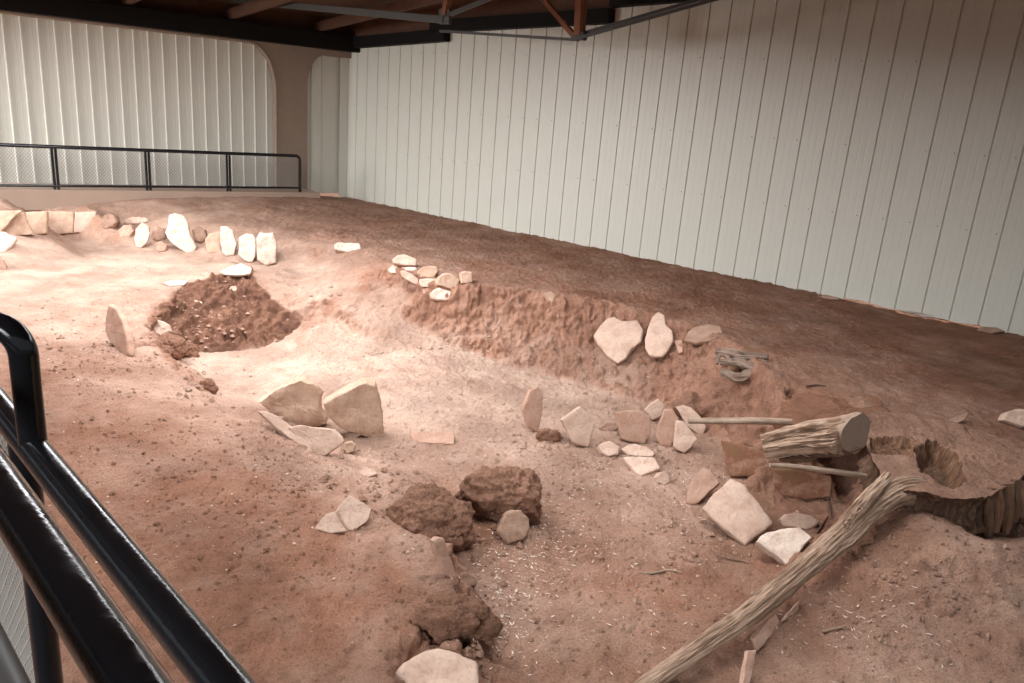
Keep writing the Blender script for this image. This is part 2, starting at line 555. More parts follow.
def rasterise(X, Y):
    Z = np.full(len(X), -0.3)
    T = np.full(len(X), 0.6)
    order = np.argsort(X)
    Xs = X[order]
    for f in TF:
        a, b, c = TV[f[0]], TV[f[1]], TV[f[2]]
        x0, x1 = min(a[0], b[0], c[0]), max(a[0], b[0], c[0])
        y0, y1 = min(a[1], b[1], c[1]), max(a[1], b[1], c[1])
        i0, i1 = np.searchsorted(Xs, x0), np.searchsorted(Xs, x1, 'right')
        idx = order[i0:i1]
        yy = Y[idx]
        idx = idx[(yy >= y0) & (yy <= y1)]
        if not len(idx):
            continue
        den = (b[1] - c[1]) * (a[0] - c[0]) + (c[0] - b[0]) * (a[1] - c[1])
        if abs(den) < 1e-12:
            continue
        l1 = ((b[1] - c[1]) * (X[idx] - c[0]) + (c[0] - b[0]) * (Y[idx] - c[1])) / den
        l2 = ((c[1] - a[1]) * (X[idx] - c[0]) + (a[0] - c[0]) * (Y[idx] - c[1])) / den
        l3 = 1 - l1 - l2
        ok = (l1 >= -1e-6) & (l2 >= -1e-6) & (l3 >= -1e-6)
        idx, l1, l2, l3 = idx[ok], l1[ok], l2[ok], l3[ok]
        Z[idx] = l1 * a[2] + l2 * b[2] + l3 * c[2]
        T[idx] = l1 * a[3] + l2 * b[3] + l3 * c[3]
    return Z, T


ZR, TR = rasterise(flat[:, 0] + wx, flat[:, 1] + wy)
ZR, TR = ZR.reshape(NY, NX), TR.reshape(NY, NX)


def blur(A, k, reps):
    for _ in range(reps):
        for ax in (0, 1):
            pad = [(0, 0), (0, 0)]
            pad[ax] = (k, k)
            B = np.pad(A, pad, mode='edge')
            A = sum(np.roll(B, -i, axis=ax)[tuple(slice(0, n) for n in A.shape)] for i in range(2 * k + 1)) / (2 * k + 1)
    return A


TB = blur(TR, 8, 3)
ZB = blur(ZR, 2, 2)
gy, gx = np.gradient(ZB, GY, GX)
steep = np.clip((np.hypot(gx, gy) - 0.42) / 0.5, 0, 1)
steep = blur(steep, 3, 1)
nrm = np.stack([-gx.ravel(), -gy.ravel(), np.ones(NX * NY)], 1)
nrm /= np.linalg.norm(nrm, axis=1)[:, None]
pos = np.stack([XX.ravel(), YY.ravel(), ZB.ravel()], 1)
st = steep.ravel()
# clods on the cut faces, soft trampled unevenness on the flats
rough = 0.06 * fbm(pos * 5, 4, 0.62)
sel = st > 0.03
ps = pos[sel] + 0.05 * np.stack([perlin(pos[sel] * 8 + k) for k in (1, 4, 9)], 1)
rough[sel] += 0.11 * (0.55 - worley(ps * 6.5)) + 0.06 * (0.5 - worley(ps * 14, 7)) + 0.03 * (0.5 - worley(ps * 26, 3))
soft = 0.030 * fbm(pos * 1.6 + 40, 3) + 0.020 * fbm(pos * 6 + 70, 4, 0.6) + 0.036 * np.clip(perlin(pos * 13 + 20) - 0.08, 0, 1) + 0.010 * perlin(pos * 22 + 2)
low = np.clip(1 - TB.ravel() * 1.6, 0, 1)              # trampled pale floors: thin worn layers
soft += low * (0.030 * np.clip(fbm(pos * np.array([1.6, 3.4, 1.0]) + 15, 4, 0.6, True), -0.6, 0.35) + 0.012 * np.round(fbm(pos * 1.3 + 60, 3) * 5) / 5)
pos2 = pos + nrm * (rough * st)[:, None]
pos2[:, 2] += soft * (1 - 0.6 * st)
ZF = pos2[:, 2].reshape(NY, NX)


def ground(x, y, A=None):
    A = ZB if A is None else A
    i = int(np.clip(np.searchsorted(GX, x) - 1, 0, NX - 2))
    j = int(np.clip(np.searchsorted(GY, y) - 1, 0, NY - 2))
    u = (x - GX[i]) / (GX[i + 1] - GX[i])
    v = (y - GY[j]) / (GY[j + 1] - GY[j])
    return (A[j, i] * (1 - u) + A[j, i + 1] * u) * (1 - v) + (A[j + 1, i] * (1 - u) + A[j + 1, i + 1] * u) * v


def hit(px, py):
    """where the ground lies under a pixel of the photograph"""
    d = ray(px, py)
    t = 1.5
    while t < 30:
        p = ORG + d * t
        if p.z < ground(p.x, p.y):
            break
        t += 0.03
    return ORG + d * (t - 0.015)


# ------------------------------------------------------------------ ground
CUTS = []          # dark, raw block of fill left standing, taken out as its own thing


def inside(poly, X, Y):
    r = np.zeros(len(X), bool)
    n = len(poly)
    for i in range(n):
        (x0, y0), (x1, y1) = poly[i], poly[(i + 1) % n]
        c = ((y0 > Y) != (y1 > Y)) & (X < (x1 - x0) * (Y - y0) / (y1 - y0 + 1e-12) + x0)
        r ^= c
    return r


idx = np.arange(NX * NY).reshape(NY, NX)
quads = np.stack([idx[:-1, :-1], idx[:-1, 1:], idx[1:, 1:], idx[1:, :-1]], -1).reshape(-1, 4)
MOUND = [(150, 322, -.46), (158, 304, -.41), (172, 294, -.38), (184, 285, -.36), (208, 278, -.33), (250, 269, -.34), (256, 280, -.38), (272, 294, -.48), (288, 306, -.60), (303, 320, -.76), (298, 334, -.88),
         (255, 349, -.9), (205, 352, -.9), (165, 354, -.88), (152, 340, -.6)]
mpoly = [(at_z(*q).x, at_z(*q).y) for q in MOUND]
qc = pos2[quads].mean(1)
qw = np.stack([0.05 * perlin(qc * 6), 0.05 * perlin(qc * 6 + 9)], 1)
in_mound = inside(mpoly, qc[:, 0] + qw[:, 0], qc[:, 1] + qw[:, 1])
mound_v = blur(inside(mpoly, pos2[:, 0] + 0.07 * perlin(pos * 5), pos2[:, 1] + 0.07 * perlin(pos * 5 + 9)).astype(float).reshape(NY, NX), 1, 1).ravel()
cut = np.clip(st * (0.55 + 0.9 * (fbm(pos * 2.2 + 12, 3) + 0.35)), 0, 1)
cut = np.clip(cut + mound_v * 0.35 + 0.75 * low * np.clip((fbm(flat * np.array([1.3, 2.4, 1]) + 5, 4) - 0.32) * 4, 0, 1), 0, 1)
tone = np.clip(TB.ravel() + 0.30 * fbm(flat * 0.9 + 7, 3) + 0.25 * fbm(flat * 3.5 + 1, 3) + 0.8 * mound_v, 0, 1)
# crumbly, pitted face of the standing block
pm = pos[mound_v > 0] * np.array([1, 1, 1.5])
mv = np.zeros(len(pos))
mv[mound_v > 0] = 0.13 * fbm(pm * 3.5 + 8, 4, 0.6) + 0.16 * (0.5 - worley(pm * 5.5)) + 0.11 * (0.5 - worley(pm * 11, 7)) + 0.05 * (0.5 - worley(pm * 22, 2)) - 0.16 * np.clip(perlin(pm * 4.6 + 31) - 0.20, 0, 1) * 3
pos2 += nrm * (mound_v * mv)[:, None]


damp = np.clip(mound_v * (0.75 + 0.5 * fbm(pos * 4 + 3, 3)), 0, 1)


def grid_object(name, fs):
    used = np.unique(fs)
    remap = np.zeros(NX * NY, np.int64)
    remap[used] = np.arange(len(used))
    me = bpy.data.meshes.new(name)
    v, f = pos2[used], remap[fs]
    me.vertices.add(len(v))
    me.vertices.foreach_set('co', v.ravel().astype(np.float32))
    me.loops.add(len(f) * 4)
    me.loops.foreach_set('vertex_index', f.ravel().astype(np.int32))
    me.polygons.add(len(f))
    me.polygons.foreach_set('loop_start', np.arange(0, len(f) * 4, 4, dtype=np.int32))
    me.update(calc_edges=True)
    me.shade_smooth()
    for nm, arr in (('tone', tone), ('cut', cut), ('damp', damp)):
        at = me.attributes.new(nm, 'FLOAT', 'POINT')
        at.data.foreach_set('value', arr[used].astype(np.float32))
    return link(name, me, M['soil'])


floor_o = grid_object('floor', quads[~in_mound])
struct(floor_o, 'reddish brown dirt floor of the excavated pit and its rim')
mound_o = grid_object('earth_mound', quads[in_mound])
tag(mound_o, 'dark crumbly earth block left standing between pale bench and pit floor', 'earth mound')

# ------------------------------------------------------------------ building
UP = Vector((0, 0, 1))
WA = at_z(345, 197, 0)                       # corner of the two sided walls
WB = at_z(1010, 333, 0)
WB.z = WA.z = 0
DR = (WB - WA).normalized()                  # along the right wall, towards the camera
NR = Vector((DR.y, -DR.x, 0))                # out of the room is +? ; into the room below
if (ORG - WA).dot(NR) < 0:
    NR = -NR
DL = Vector((-0.7278, -0.6858, 0)).normalized()   # along the left wall
NL = Vector((-DL.y, DL.x, 0))
if (ORG - WA).dot(NL) < 0:
    NL = -NL


def siding(name, origin, d, n, length, zb, zt, pitch, rib_w, rib_d, out, s0=0.0, top=None, foot=None):
    """ribbed metal sheet: flat pans with a rib (out=+1) or groove (out=-1)"""
    prof = [(0.0, 0.0)]
    s = s0 if s0 > 0 else pitch * 0.5
    while s < length - rib_w:
        prof += [(s - rib_w / 2, 0), (s - rib_w / 2 + 0.008, out * rib_d), (s + rib_w / 2 - 0.008, out * rib_d), (s + rib_w / 2, 0)]
        # faint stiffening beads in the pan
        for k in (0.36, 0.64):
            q = s + pitch * k
            if q < length - rib_w:
                prof += [(q - 0.012, 0), (q, out * 0.002), (q + 0.012, 0)]
        s += pitch
    prof.append((length, 0.0))
    vs, fs = [], []
    for (q, h) in prof:
        zt_ = top(q) if top else zt
        vs.append(origin + d * q + n * h + UP * (foot(q) if foot else zb))
        vs.append(origin + d * q + n * h + UP * zt_)
    for i in range(len(prof) - 1):
        fs.append((2 * i, 2 * i + 2, 2 * i + 3, 2 * i + 1))
    # back skin gives the sheet its thickness
    k = len(vs)
    for q in (0, length):
        zt_ = top(q) if top else zt
        vs.append(origin + d * q - n * 0.08 + UP * (0.12 if foot else zb))
        vs.append(origin + d * q - n * 0.08 + UP * zt_)
    fs.append((k, k + 1, k + 3, k + 2))
    return mesh_from(name, vs, fs, M['siding'])


RL = 19.0
zroof = lambda q: 4.06 + 0.075 * q
wr = struct(siding('wall_right', WA + DR * 0.02, DR, NR, RL, -0.05, 5, 0.365, 0.045, 0.02, -1, 0.36, zroof, lambda q: 0.012 + 0.016 * math.sin(q * 7.3) if 12.0 < q < 13.95 else -0.05), 'tall cream ribbed metal wall on the right')
# sunlit ground outside, seen through the gap under the lifted sheet edge
_o = WA - NR * 0.12
struct(mesh_from('trim_9', [_o + DR * 12.75 + UP * 0.01, _o + DR * 17 + UP * 0.01, _o + DR * 17 - NR * 7 + UP * 0.01, _o + DR * 12.75 - NR * 7 + UP * 0.01,
                            _o + DR * 12.75 - UP * 0.3, _o + DR * 17 - UP * 0.3, _o + DR * 17 - NR * 7 - UP * 0.3, _o + DR * 12.75 - NR * 7 - UP * 0.3],
                [(0, 1, 2, 3), (7, 6, 5, 4), (0, 4, 5, 1), (1, 5, 6, 2), (2, 6, 7, 3), (3, 7, 4, 0)], M['chalk']), 'sunlit ground outside the right wall')
LL = 9.2
wl = struct(siding('wall_left', WA - NL * 0.02 - DL * 0.3, DL, NL, LL + .3, 0.1, 4.4, 0.272, 0.034, 0.03, 1, 0.94), 'cream ribbed metal wall behind the far walkway')
wl['kind'] = 'structure'
for o, d0, n0, row in ((wr, DR, NR, (1.2, 2.2, 3.37)),):
    bm = bmesh.new()
    for z in row:
        q = 0.36
        while q < 15:
            for e in (-0.07,):
                c = WA + DR * (0.02 + q + e) + NR * 0.004 + UP * (z + 0.006 * q)
                if random.random() < 0.7:
                    bmesh.ops.create_icosphere(bm, subdivisions=1, radius=0.009, matrix=Matrix.Translation(c))
            q += 0.365
    obj_bm('screw_heads', bm, M['concrete'], wr)['kind'] = 'stuff'

# cast concrete frame with a round-cornered opening in front of the left wall
FT = 0.16


def arch_profile():
    """outline of the wide opening, in (along, height)"""
    out = []
    x0, x1, zt, rad, rz = 1.86, 9.3, 3.32, 0.62, 0.95
    out.append((x0, 0.0))
    for k in range(0, 15):
        a = math.pi * (1 - 0.5 * k / 14)
        out.append((x0 + rad + rad * math.cos(a), zt - rz + rz * math.sin(a)))
    out.append((x1, zt))
    out.append((x1, 0.0))
    return out


def small_arch():
    out = []
    x1, zt, rad, rz = 1.10, 3.22, 0.45, 0.7
    for k in range(0, 11):
        a = 0.5 * math.pi * (1 - k / 10)
        out.append((x1 - rad + rad * math.cos(a), zt - rz + rz * math.sin(a)))
    return [(-0.1, zt)] + out + [(x1, 0.0), (-0.1, 0.0)]


def frame_mesh():
    """concrete face built as a strip between the openings and the top line"""
    bm = bmesh.new()
    P = lambda s, z, h: WA + DL * s + NL * h + UP * z
    TOP = 3.42
    big = arch_profile()
    sm = small_arch()
    line = [p for p in sm[:-1]] + [(1.10, 0.0)]      # small arch from the corner to the pier foot
    pier = [(1.86, 0.0)] + big[1:-1]
    curve_a = line
    curve_b = pier

    def strip(curve):
        for (a, b) in zip(curve[:-1], curve[1:]):
            # reveal (depth of the frame)
            bm.faces.new([bm.verts.new(P(a[0], a[1], 0.0)), bm.verts.new(P(b[0], b[1], 0.0)), bm.verts.new(P(b[0], b[1], FT)), bm.verts.new(P(a[0], a[1], FT))])
    strip(curve_a)
    strip(curve_b)
    # face: pier body and spandrels as quads up to the top line
    for (a, b) in zip(sm[:-2][:-1], sm[:-2][1:]):
        if abs(a[0] - b[0]) > 1e-4:
            bm.faces.new([bm.verts.new(P(a[0], a[1], FT)), bm.verts.new(P(b[0], b[1], FT)), bm.verts.new(P(b[0], TOP, FT)), bm.verts.new(P(a[0], TOP, FT))])
    bm.faces.new([bm.verts.new(P(1.10, 0.0, FT)), bm.verts.new(P(1.86, 0.0, FT)), bm.verts.new(P(1.86, TOP, FT)), bm.verts.new(P(1.10, TOP, FT))])
    for (a, b) in zip(big[1:-2], big[2:-1]):
        bm.faces.new([bm.verts.new(P(a[0], a[1], FT)), bm.verts.new(P(b[0], b[1], FT)), bm.verts.new(P(b[0], TOP, FT)), bm.verts.new(P(a[0], TOP, FT))])
    bmesh.ops.remove_doubles(bm, verts=bm.verts, dist=1e-4)
    # raised bead along the opening
    path = [P(s, z, FT + 0.0) for s, z in big[:-1]]
    tube(bm, path, 0.03, 8)
    return bm


struct(obj_bm('trim_1', frame_mesh(), M['concrete']), 'brown concrete pier and round-cornered surround of the left wall')

# corner post flashing between the two walls
bm = bmesh.new()
bar(bm, WA + DL * 0.10 + NL * 0.05 + UP * -0.05, WA + DL * 0.10 + NL * 0.05 + UP * 3.5, 0.2, 0.03, NL)
struct(obj_bm('trim_2', bm, M['siding']), 'cream flashing in the wall corner')

# far walkway kerb
bm = bmesh.new()
k0, k1 = WA + DL * 1.25 + NL * 0.52, WA + DL * 12 + NL * 0.52
k0.z, k1.z = 0.07, 0.29
bar(bm, k0, k1, 1.04, 0.36)
struct(obj_bm('trim_3', bm, M['curb']), 'low concrete kerb of the far walkway')

# dark eaves beams
bm = bmesh.new()
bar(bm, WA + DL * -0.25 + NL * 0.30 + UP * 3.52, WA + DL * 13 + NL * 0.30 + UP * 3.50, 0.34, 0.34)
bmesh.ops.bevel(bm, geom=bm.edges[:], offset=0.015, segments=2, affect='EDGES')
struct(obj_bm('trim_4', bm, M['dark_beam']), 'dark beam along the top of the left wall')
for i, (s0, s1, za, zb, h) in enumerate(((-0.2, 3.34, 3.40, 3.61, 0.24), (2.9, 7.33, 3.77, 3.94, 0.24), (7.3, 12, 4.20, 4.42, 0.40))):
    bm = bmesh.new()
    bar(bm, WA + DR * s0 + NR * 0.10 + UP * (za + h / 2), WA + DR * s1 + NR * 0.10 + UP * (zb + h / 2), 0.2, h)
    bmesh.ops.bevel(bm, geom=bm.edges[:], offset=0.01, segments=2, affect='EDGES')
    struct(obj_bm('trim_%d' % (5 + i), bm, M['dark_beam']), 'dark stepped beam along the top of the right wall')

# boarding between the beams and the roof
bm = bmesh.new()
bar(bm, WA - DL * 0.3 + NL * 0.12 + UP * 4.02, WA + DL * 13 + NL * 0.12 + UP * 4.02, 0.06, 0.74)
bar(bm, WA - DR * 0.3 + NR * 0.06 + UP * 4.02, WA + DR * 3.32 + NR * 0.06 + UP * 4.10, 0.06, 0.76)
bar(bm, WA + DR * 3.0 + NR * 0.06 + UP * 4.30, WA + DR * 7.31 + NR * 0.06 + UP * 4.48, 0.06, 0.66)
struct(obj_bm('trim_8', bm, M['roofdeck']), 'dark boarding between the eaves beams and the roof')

# roof boards on a slope that rises along the right wall
bm = bmesh.new()
RW = 18.0
ROOF0 = WA - DR * 2.6 - NR * 0.3


def roof_z(p):
    return 4.02 + 0.075 * (p - WA).dot(DR)


nb = 46
for k in range(nb):
    a = ROOF0 + DR * ((RL + 3) * k / nb)
    b = ROOF0 + DR * ((RL + 3) * (k + 1) / nb - 0.002)
    q = []
    for p in (a, b, b + NR * RW, a + NR * RW):
        q.append(Vector((p.x, p.y, roof_z(p))))
    lo = [bm.verts.new(v) for v in q]
    hi = [bm.verts.new(v + UP * 0.05) for v in q]
    bm.faces.new(lo)
    bm.faces.new(hi)
    for i in range(4):
        bm.faces.new((lo[i], lo[(i + 1) % 4], hi[(i + 1) % 4], hi[i]))
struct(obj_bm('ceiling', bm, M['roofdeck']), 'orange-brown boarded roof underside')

# roof trusses seen at the top edge
def at_wall(px, py, off):
    return on_plane(px, py, WA + NR * off, NR)


def truss(label, members):
    t = empty('roof_truss', members[0][1])
    tag(t, label, 'roof truss')
    for nm, a, b, w, h, m in members:
        bm = bmesh.new()
        bar(bm, a, b, w, h)
        bmesh.ops.bevel(bm, geom=bm.edges[:], offset=min(w, h) * 0.12, segments=2, affect='EDGES')
        obj_bm(nm, bm, m, t)
    return t


J = at_wall(579, 40, 1.6)
truss('tie-rod roof truss with orange posts meeting at a joint by the right wall', [
    ('joint_plate', J + UP * 0.06 - DR * 0.10, J + UP * 0.06 + DR * 0.12, 0.12, 0.13, M['steel_dark']),
    ('tie_rod', at_wall(440, 31, 1.6), J, 0.045, 0.045, M['steel_dark']),
    ('tie_rod', J + UP * 0.02 + NR * 0.05, at_wall(745, -8, 1.6) + NR * 0.05, 0.045, 0.045, M['steel_dark']),
    ('tie_rod', J + UP * 0.10 - NR * 0.05, at_wall(735, -12, 1.6) - NR * 0.05, 0.045, 0.045, M['steel_dark']),
    ('post', J + UP * 0.05, at_wall(583, -30, 1.6), 0.15, 0.15, M['truss_wood']),
    ('strut', J + UP * 0.04 - DR * 0.08, at_wall(528, -20, 1.6), 0.08, 0.08, M['truss_wood']),
])
K = at_wall(445, 20, 3.0)
truss('grey steel roof truss chord above the wall corner', [
    ('chord', at_wall(230, 0, 3.0), K, 0.09, 0.11, M['steel_dark']),
    ('gusset_plate', K - DR * 0.12 + UP * 0.05, K + DR * 0.12 + UP * 0.05, 0.06, 0.22, M['steel_dark']),
    ('strut', K + UP * 0.05, at_wall(520, -14, 3.0), 0.06, 0.06, M['steel_dark']),
    ('post', K + UP * 0.08, at_wall(452, -22, 3.0), 0.11, 0.11, M['truss_wood']),
])
for i, (s, lab) in enumerate(((0.9, 'dark rafter end nearest the wall corner'), (2.9, 'dark rafter end above the round-cornered bay'), (4.9, 'dark rafter end above the far railing'))):
    t = empty('rafter', WA + DL * s + NL * 0.3 + UP * 3.7)
    tag(t, lab, 'rafter')
    bm = bmesh.new()
    a = WA + DL * s + NL * 0.15 + UP * 3.78
    b = a + NL * 5.0
    b.z = roof_z(b) - 0.12
    bar(bm, a, b, 0.09, 0.20)
    bmesh.ops.bevel(bm, geom=bm.edges[:], offset=0.008, segments=2, affect='EDGES')
    obj_bm('beam', bm, M['roofdeck'], t)
    bm = bmesh.new()
    bar(bm, a - DL * 0.075 + UP * 0.02, a - DL * 0.075 + NL * 0.35 + UP * 0.02, 0.06, 0.24)
    obj_bm('hanger', bm, M['dark_beam'], t)


# ------------------------------------------------------------------ railings
def mesh_panel(name, origin, dx, dz, nx, nz, r, m, parent):
    """expanded metal: diamond net of flat strands"""
    bm = bmesh.new()
    n = dx.cross(dz).normalized()
    for k in range(-nz, nx + 1):
        for sgn in (1, -1):
            a0 = k if sgn == 1 else k + nz
            pts = []
            for q in range(nz + 1):
                x = (a0 + sgn * q)
                pts.append((x, q))
            pts = [p for p in pts if 0 <= p[0] <= nx]
            if len(pts) < 2:
                continue
            A_ = origin + dx * (pts[0][0] / nx) + dz * (pts[0][1] / nz)
            B_ = origin + dx * (pts[-1][0] / nx) + dz * (pts[-1][1] / nz)
            bar(bm, A_, B_, r, r * 0.8, n)
    return obj_bm(name, bm, m, parent)


# far railing, parallel to the left wall
RP = WA + NL * 0.95
ra = on_plane(300, 191, RP, NL)
rb = on_plane(0, 189.5, RP, NL)
rd = (rb - ra).normalized()
rail = empty('railing', ra, 'long black railing with mesh panels along the far walkway', 'railing')
RH = on_plane(299, 155, RP, NL).z - ra.z - 0.02
ss = [(on_plane(px, 190, RP, NL) - ra).dot(rd) for px in (300, 229, 149, 57)]
ss += [ss[-1] + (ss[-1] - ss[-2]), ss[-1] + 2 * (ss[-1] - ss[-2])]
end = ss[-1]
bm = bmesh.new()
pth = [ra + UP * -0.02, ra + UP * (RH - 0.10)]
for k in range(6):
    a = math.pi / 2 * k / 5
    pth.append(ra + UP * (RH - 0.10 + 0.10 * math.sin(a)) + rd * (0.10 - 0.10 * math.cos(a)))
pth.append(ra + rd * end + UP * RH)
tube(bm, pth, 0.033, 12)
obj_bm('top_rail', bm, M['black'], rail, 40)
bm = bmesh.new()
tube(bm, [ra + UP * 0.07, ra + rd * end + UP * 0.07], 0.024, 10)
obj_bm('bottom_rail', bm, M['black'], rail, 40)
for i, s in enumerate(ss[1:]):
    for e in (-0.03, 0.03):
        bm = bmesh.new()
        tube(bm, [ra + rd * (s + e) + UP * -0.02, ra + rd * (s + e) + UP * RH], 0.024, 10)
        obj_bm('post', bm, M['black'], rail, 40)
for s0, s1 in zip(ss[:-1], ss[1:]):
    L = (s1 - s0) - 0.10
    o0 = ra + rd * (s0 + 0.05) + UP * 0.08
    mesh_panel('mesh_panel', o0, rd * L, UP * (RH - 0.10), int(L / 0.055), 10, 0.006, M['mesh'], rail)

# near railing beside the camera
TH = math.radians(45.5)
RU = Vector((-math.sin(TH), math.cos(TH), 0))


def at_dist(px, py, depth):
    d = RM @ Vector((px - 512.0, -(py - 341.5), -FPX))
    return ORG + d * (depth / FPX)


pA = at_dist(125, 562, 0.97)
pB = at_dist(70, 592, 0.70)
near = empty('railing', (pA.x, pA.y, ground(pA.x, pA.y)), 'glossy black tube railing in the near left foreground', 'railing')
bm = bmesh.new()
tube(bm, [pA - RU * 0.9, pA + RU * 1.6], 0.0235, 32)
obj_bm('lower_rail', bm, M['black'], near, 40)
bm = bmesh.new()
tube(bm, [pB - RU * 0.6, pB + RU * 1.3], 0.0235, 32)
obj_bm('top_rail', bm, M['black'], near, 40)
# loop handrail: rises from the lower rail, bends to the left
# foot of the upright lies on the lower rail
best = min(((pA + RU * t) for t in np.linspace(-0.2, 1.5, 400)), key=lambda p: abs((lambda q: 512 + FPX * q.x / -q.z)(RM.transposed() @ (p - ORG)) - 34))
hd = 0.0
topz = None
for k in range(400):
    p = best + UP * (k * 0.002)
    q = RM.transposed() @ (p - ORG)
    if 341.5 - FPX * q.y / -q.z < 338:
        topz = k * 0.002
        break
topz = topz or 0.22
side = (RU * 0.55 + Vector((-0.8, -0.25, 0))).normalized()
pth = [best, best + UP * (topz - 0.03)]
for k in range(1, 9):
    a = math.pi / 2 * k / 8
    pth.append(best + UP * (topz - 0.03 + 0.045 * math.sin(a)) + side * (0.045 - 0.045 * math.cos(a)))
pth.append(best + UP * (topz + 0.015) + side * 0.55)
bm = bmesh.new()
tube(bm, pth, 0.0205, 32)
obj_bm('loop_handrail', bm, M['black'], near, 40)
for t in (0.47, -0.35):
    bm = bmesh.new()
    p = pA + RU * t
    tube(bm, [Vector((p.x, p.y, ground(p.x, p.y) - 0.05)), p], 0.022, 24)
    obj_bm('post', bm, M['black'], near, 40)
mesh_panel('mesh_panel', pA + RU * 0.50 - UP * 0.78, RU * 1.0, UP * 0.74, 30, 22, 0.0032, M['mesh_near'], near)
bm = bmesh.new()
pC = at_dist(-8, 682, 0.56)
tube(bm, [pC - RU * 0.4, pC + RU * 1.0], 0.02, 28)
obj_bm('inner_rail', bm, M['grey_pipe'], near, 40)['label'] = 'grey lower pipe nearest the walkway'


# ------------------------------------------------------------------ stones
def resample(poly, n):
    P = np.array(poly, float)
    Q = np.vstack([P, P[:1]])
    seg = np.linalg.norm(np.diff(Q, axis=0), axis=1)
    cum = np.concatenate([[0], np.cumsum(seg)])
    t = np.linspace(0, cum[-1], n, endpoint=False)
    return np.stack([np.interp(t, cum, Q[:, k]) for k in range(P.shape[1])], 1)


def slab_mesh(name, pts, n, thick, seed, m, bev=0.06, rough=0.014, parent=None, N_=72):
    """broken stone slab: traced face, real thickness, chipped arrises, uneven faces"""
    rs = np.random.RandomState(seed)
    P = resample([tuple(p) for p in pts], N_)
    c = P.mean(0)
    size = np.linalg.norm(P - c, axis=1).mean()
    nn = np.array(n, float)
    off = rs.rand(3) * 50
    bv = min(bev, 0.35)
    back = 0.90 + 0.08 * rs.rand()
    rings = [(0.08, 0.0), (0.2, 0.0), (0.33, 0.0), (0.46, 0.0), (0.58, 0.0), (0.7, 0.0), (0.81, 0.0), (1 - bv, 0.01), (1 - bv * 0.35, 0.07), (1.0, 0.22), (1.0, 0.5), (0.985, 0.78), (back, 0.97), (back * 0.6, 1.0)]
    vs = []
    for s, d in rings:
        q = c + (P - c) * s - nn * (d * thick)
        vs.append(q)
    V = np.concatenate(vs + [(c + nn * 0.004)[None], (c - nn * thick)[None]])
    k1 = size * 1.0
    disp = np.stack([fbm((V + off + 7 * a) / k1 * 1.6, 5, 0.55) for a in range(3)], 1) * rough * size * 4
    disp += np.stack([fbm((V + off + 9 * a) / k1 * 9, 2, 0.5) for a in range(3)], 1) * rough * size * 1.2
    disp -= nn * (disp @ nn)[:, None] * 0.25
    V = V + disp
    F = []
    for r in range(len(rings) - 1):
        for k in range(N_):
            k2 = (k + 1) % N_
            F.append((r * N_ + k, r * N_ + k2, (r + 1) * N_ + k2, (r + 1) * N_ + k))
    a, b = len(V) - 2, len(V) - 1
    for k in range(N_):
        F.append((a, (k + 1) % N_, k))
        F.append((b, (len(rings) - 1) * N_ + k, (len(rings) - 1) * N_ + (k + 1) % N_))
    org = V.mean(0)
    bm = bmesh.new()
    bvs = [bm.verts.new(v - org) for v in V]
    for f in F:
        bm.faces.new([bvs[i] for i in f])
    o = obj_bm(name, bm, m, parent, 42)
    o.location = org
    return o


_seed = [100]


def normal(az, tilt):
    a, t = math.radians(az), math.radians(tilt)
    return Vector((math.sin(a) * math.cos(t), -math.cos(a) * math.cos(t), math.sin(t)))


def slab(label, outline, foot, az, tilt, thick, m='stone', cat='stone slab', group=None, name='stone_slab', bev=0.06, rough=0.014, lift=0.0, T=None):
    """outline in photograph pixels (after T), laid on a plane through the ground point under 'foot'"""
    if T:
        x0, y0, s = T
        outline = [(x0 + x / s, y0 + y / s) for x, y in outline]
        if foot:
            foot = (x0 + foot[0] / s, y0 + foot[1] / s)
    p0 = hit(*foot) + UP * lift
    n = normal(az, tilt)
    pts = [on_plane(px, py, p0, n) for px, py in outline]
    _seed[0] += 1
    o = slab_mesh(name, pts, n, thick, _seed[0], M[m], bev, rough)
    return tag(o, label, cat, group)


SG = 'upright slabs along the far edge'
T6 = (0, 140, 3.2)
slab('leftmost flat lining slab of the far wall, cut by the picture edge', [(-60, 228), (8, 226), (72, 227), (40, 250), (0, 300), (-60, 305)], (0, 305), 12, 8, .10, 'tan', group=SG, T=T6)
slab('wedge-shaped pale lining slab with a diagonal crack in the far wall', [(72, 230), (84, 262), (106, 303), (40, 306), (4, 300), (22, 272), (52, 244)], (60, 308), 12, 10, .10, 'tan', group=SG, T=T6)
slab('narrow mottled buff lining slab right of the wedge-shaped slab', [(80, 230), (150, 228), (147, 300), (108, 303), (88, 262)], (125, 306), 12, 12, .10, 'tan', group=SG, T=T6)
slab('widest square buff lining slab in the far left wall', [(150, 226), (236, 229), (233, 298), (148, 304), (144, 262)], (190, 306), 14, 12, .10, 'tan', group=SG, T=T6)
slab('square pinkish lining slab beside the round brown rock', [(238, 230), (308, 228), (307, 290), (268, 296), (235, 297)], (270, 300), 16, 12, .10, 'stone', group=SG, T=T6)
slab('round brown rock at the end of the square lining slabs', [(322, 262), (330, 240), (350, 230), (370, 242), (374, 262), (362, 280), (340, 288), (325, 282)], (345, 298), 10, 15, .22, 'dusty', 'rock', name='rock', bev=.25, rough=.03, T=T6)
slab('tilted pale slab at the left picture edge on the bright bench', [(-40, 290), (12, 292), (54, 312), (40, 332), (14, 356), (-40, 368)], (10, 362), 25, 40, .10, 'white', T=T6)
slab('small dark rock at the left picture edge below the tilted slab', [(-14, 378), (10, 382), (20, 400), (20, 418), (2, 414), (-14, 408)], (8, 418), 20, 30, .12, 'dusty', 'rock', name='rock', bev=.2, T=T6)
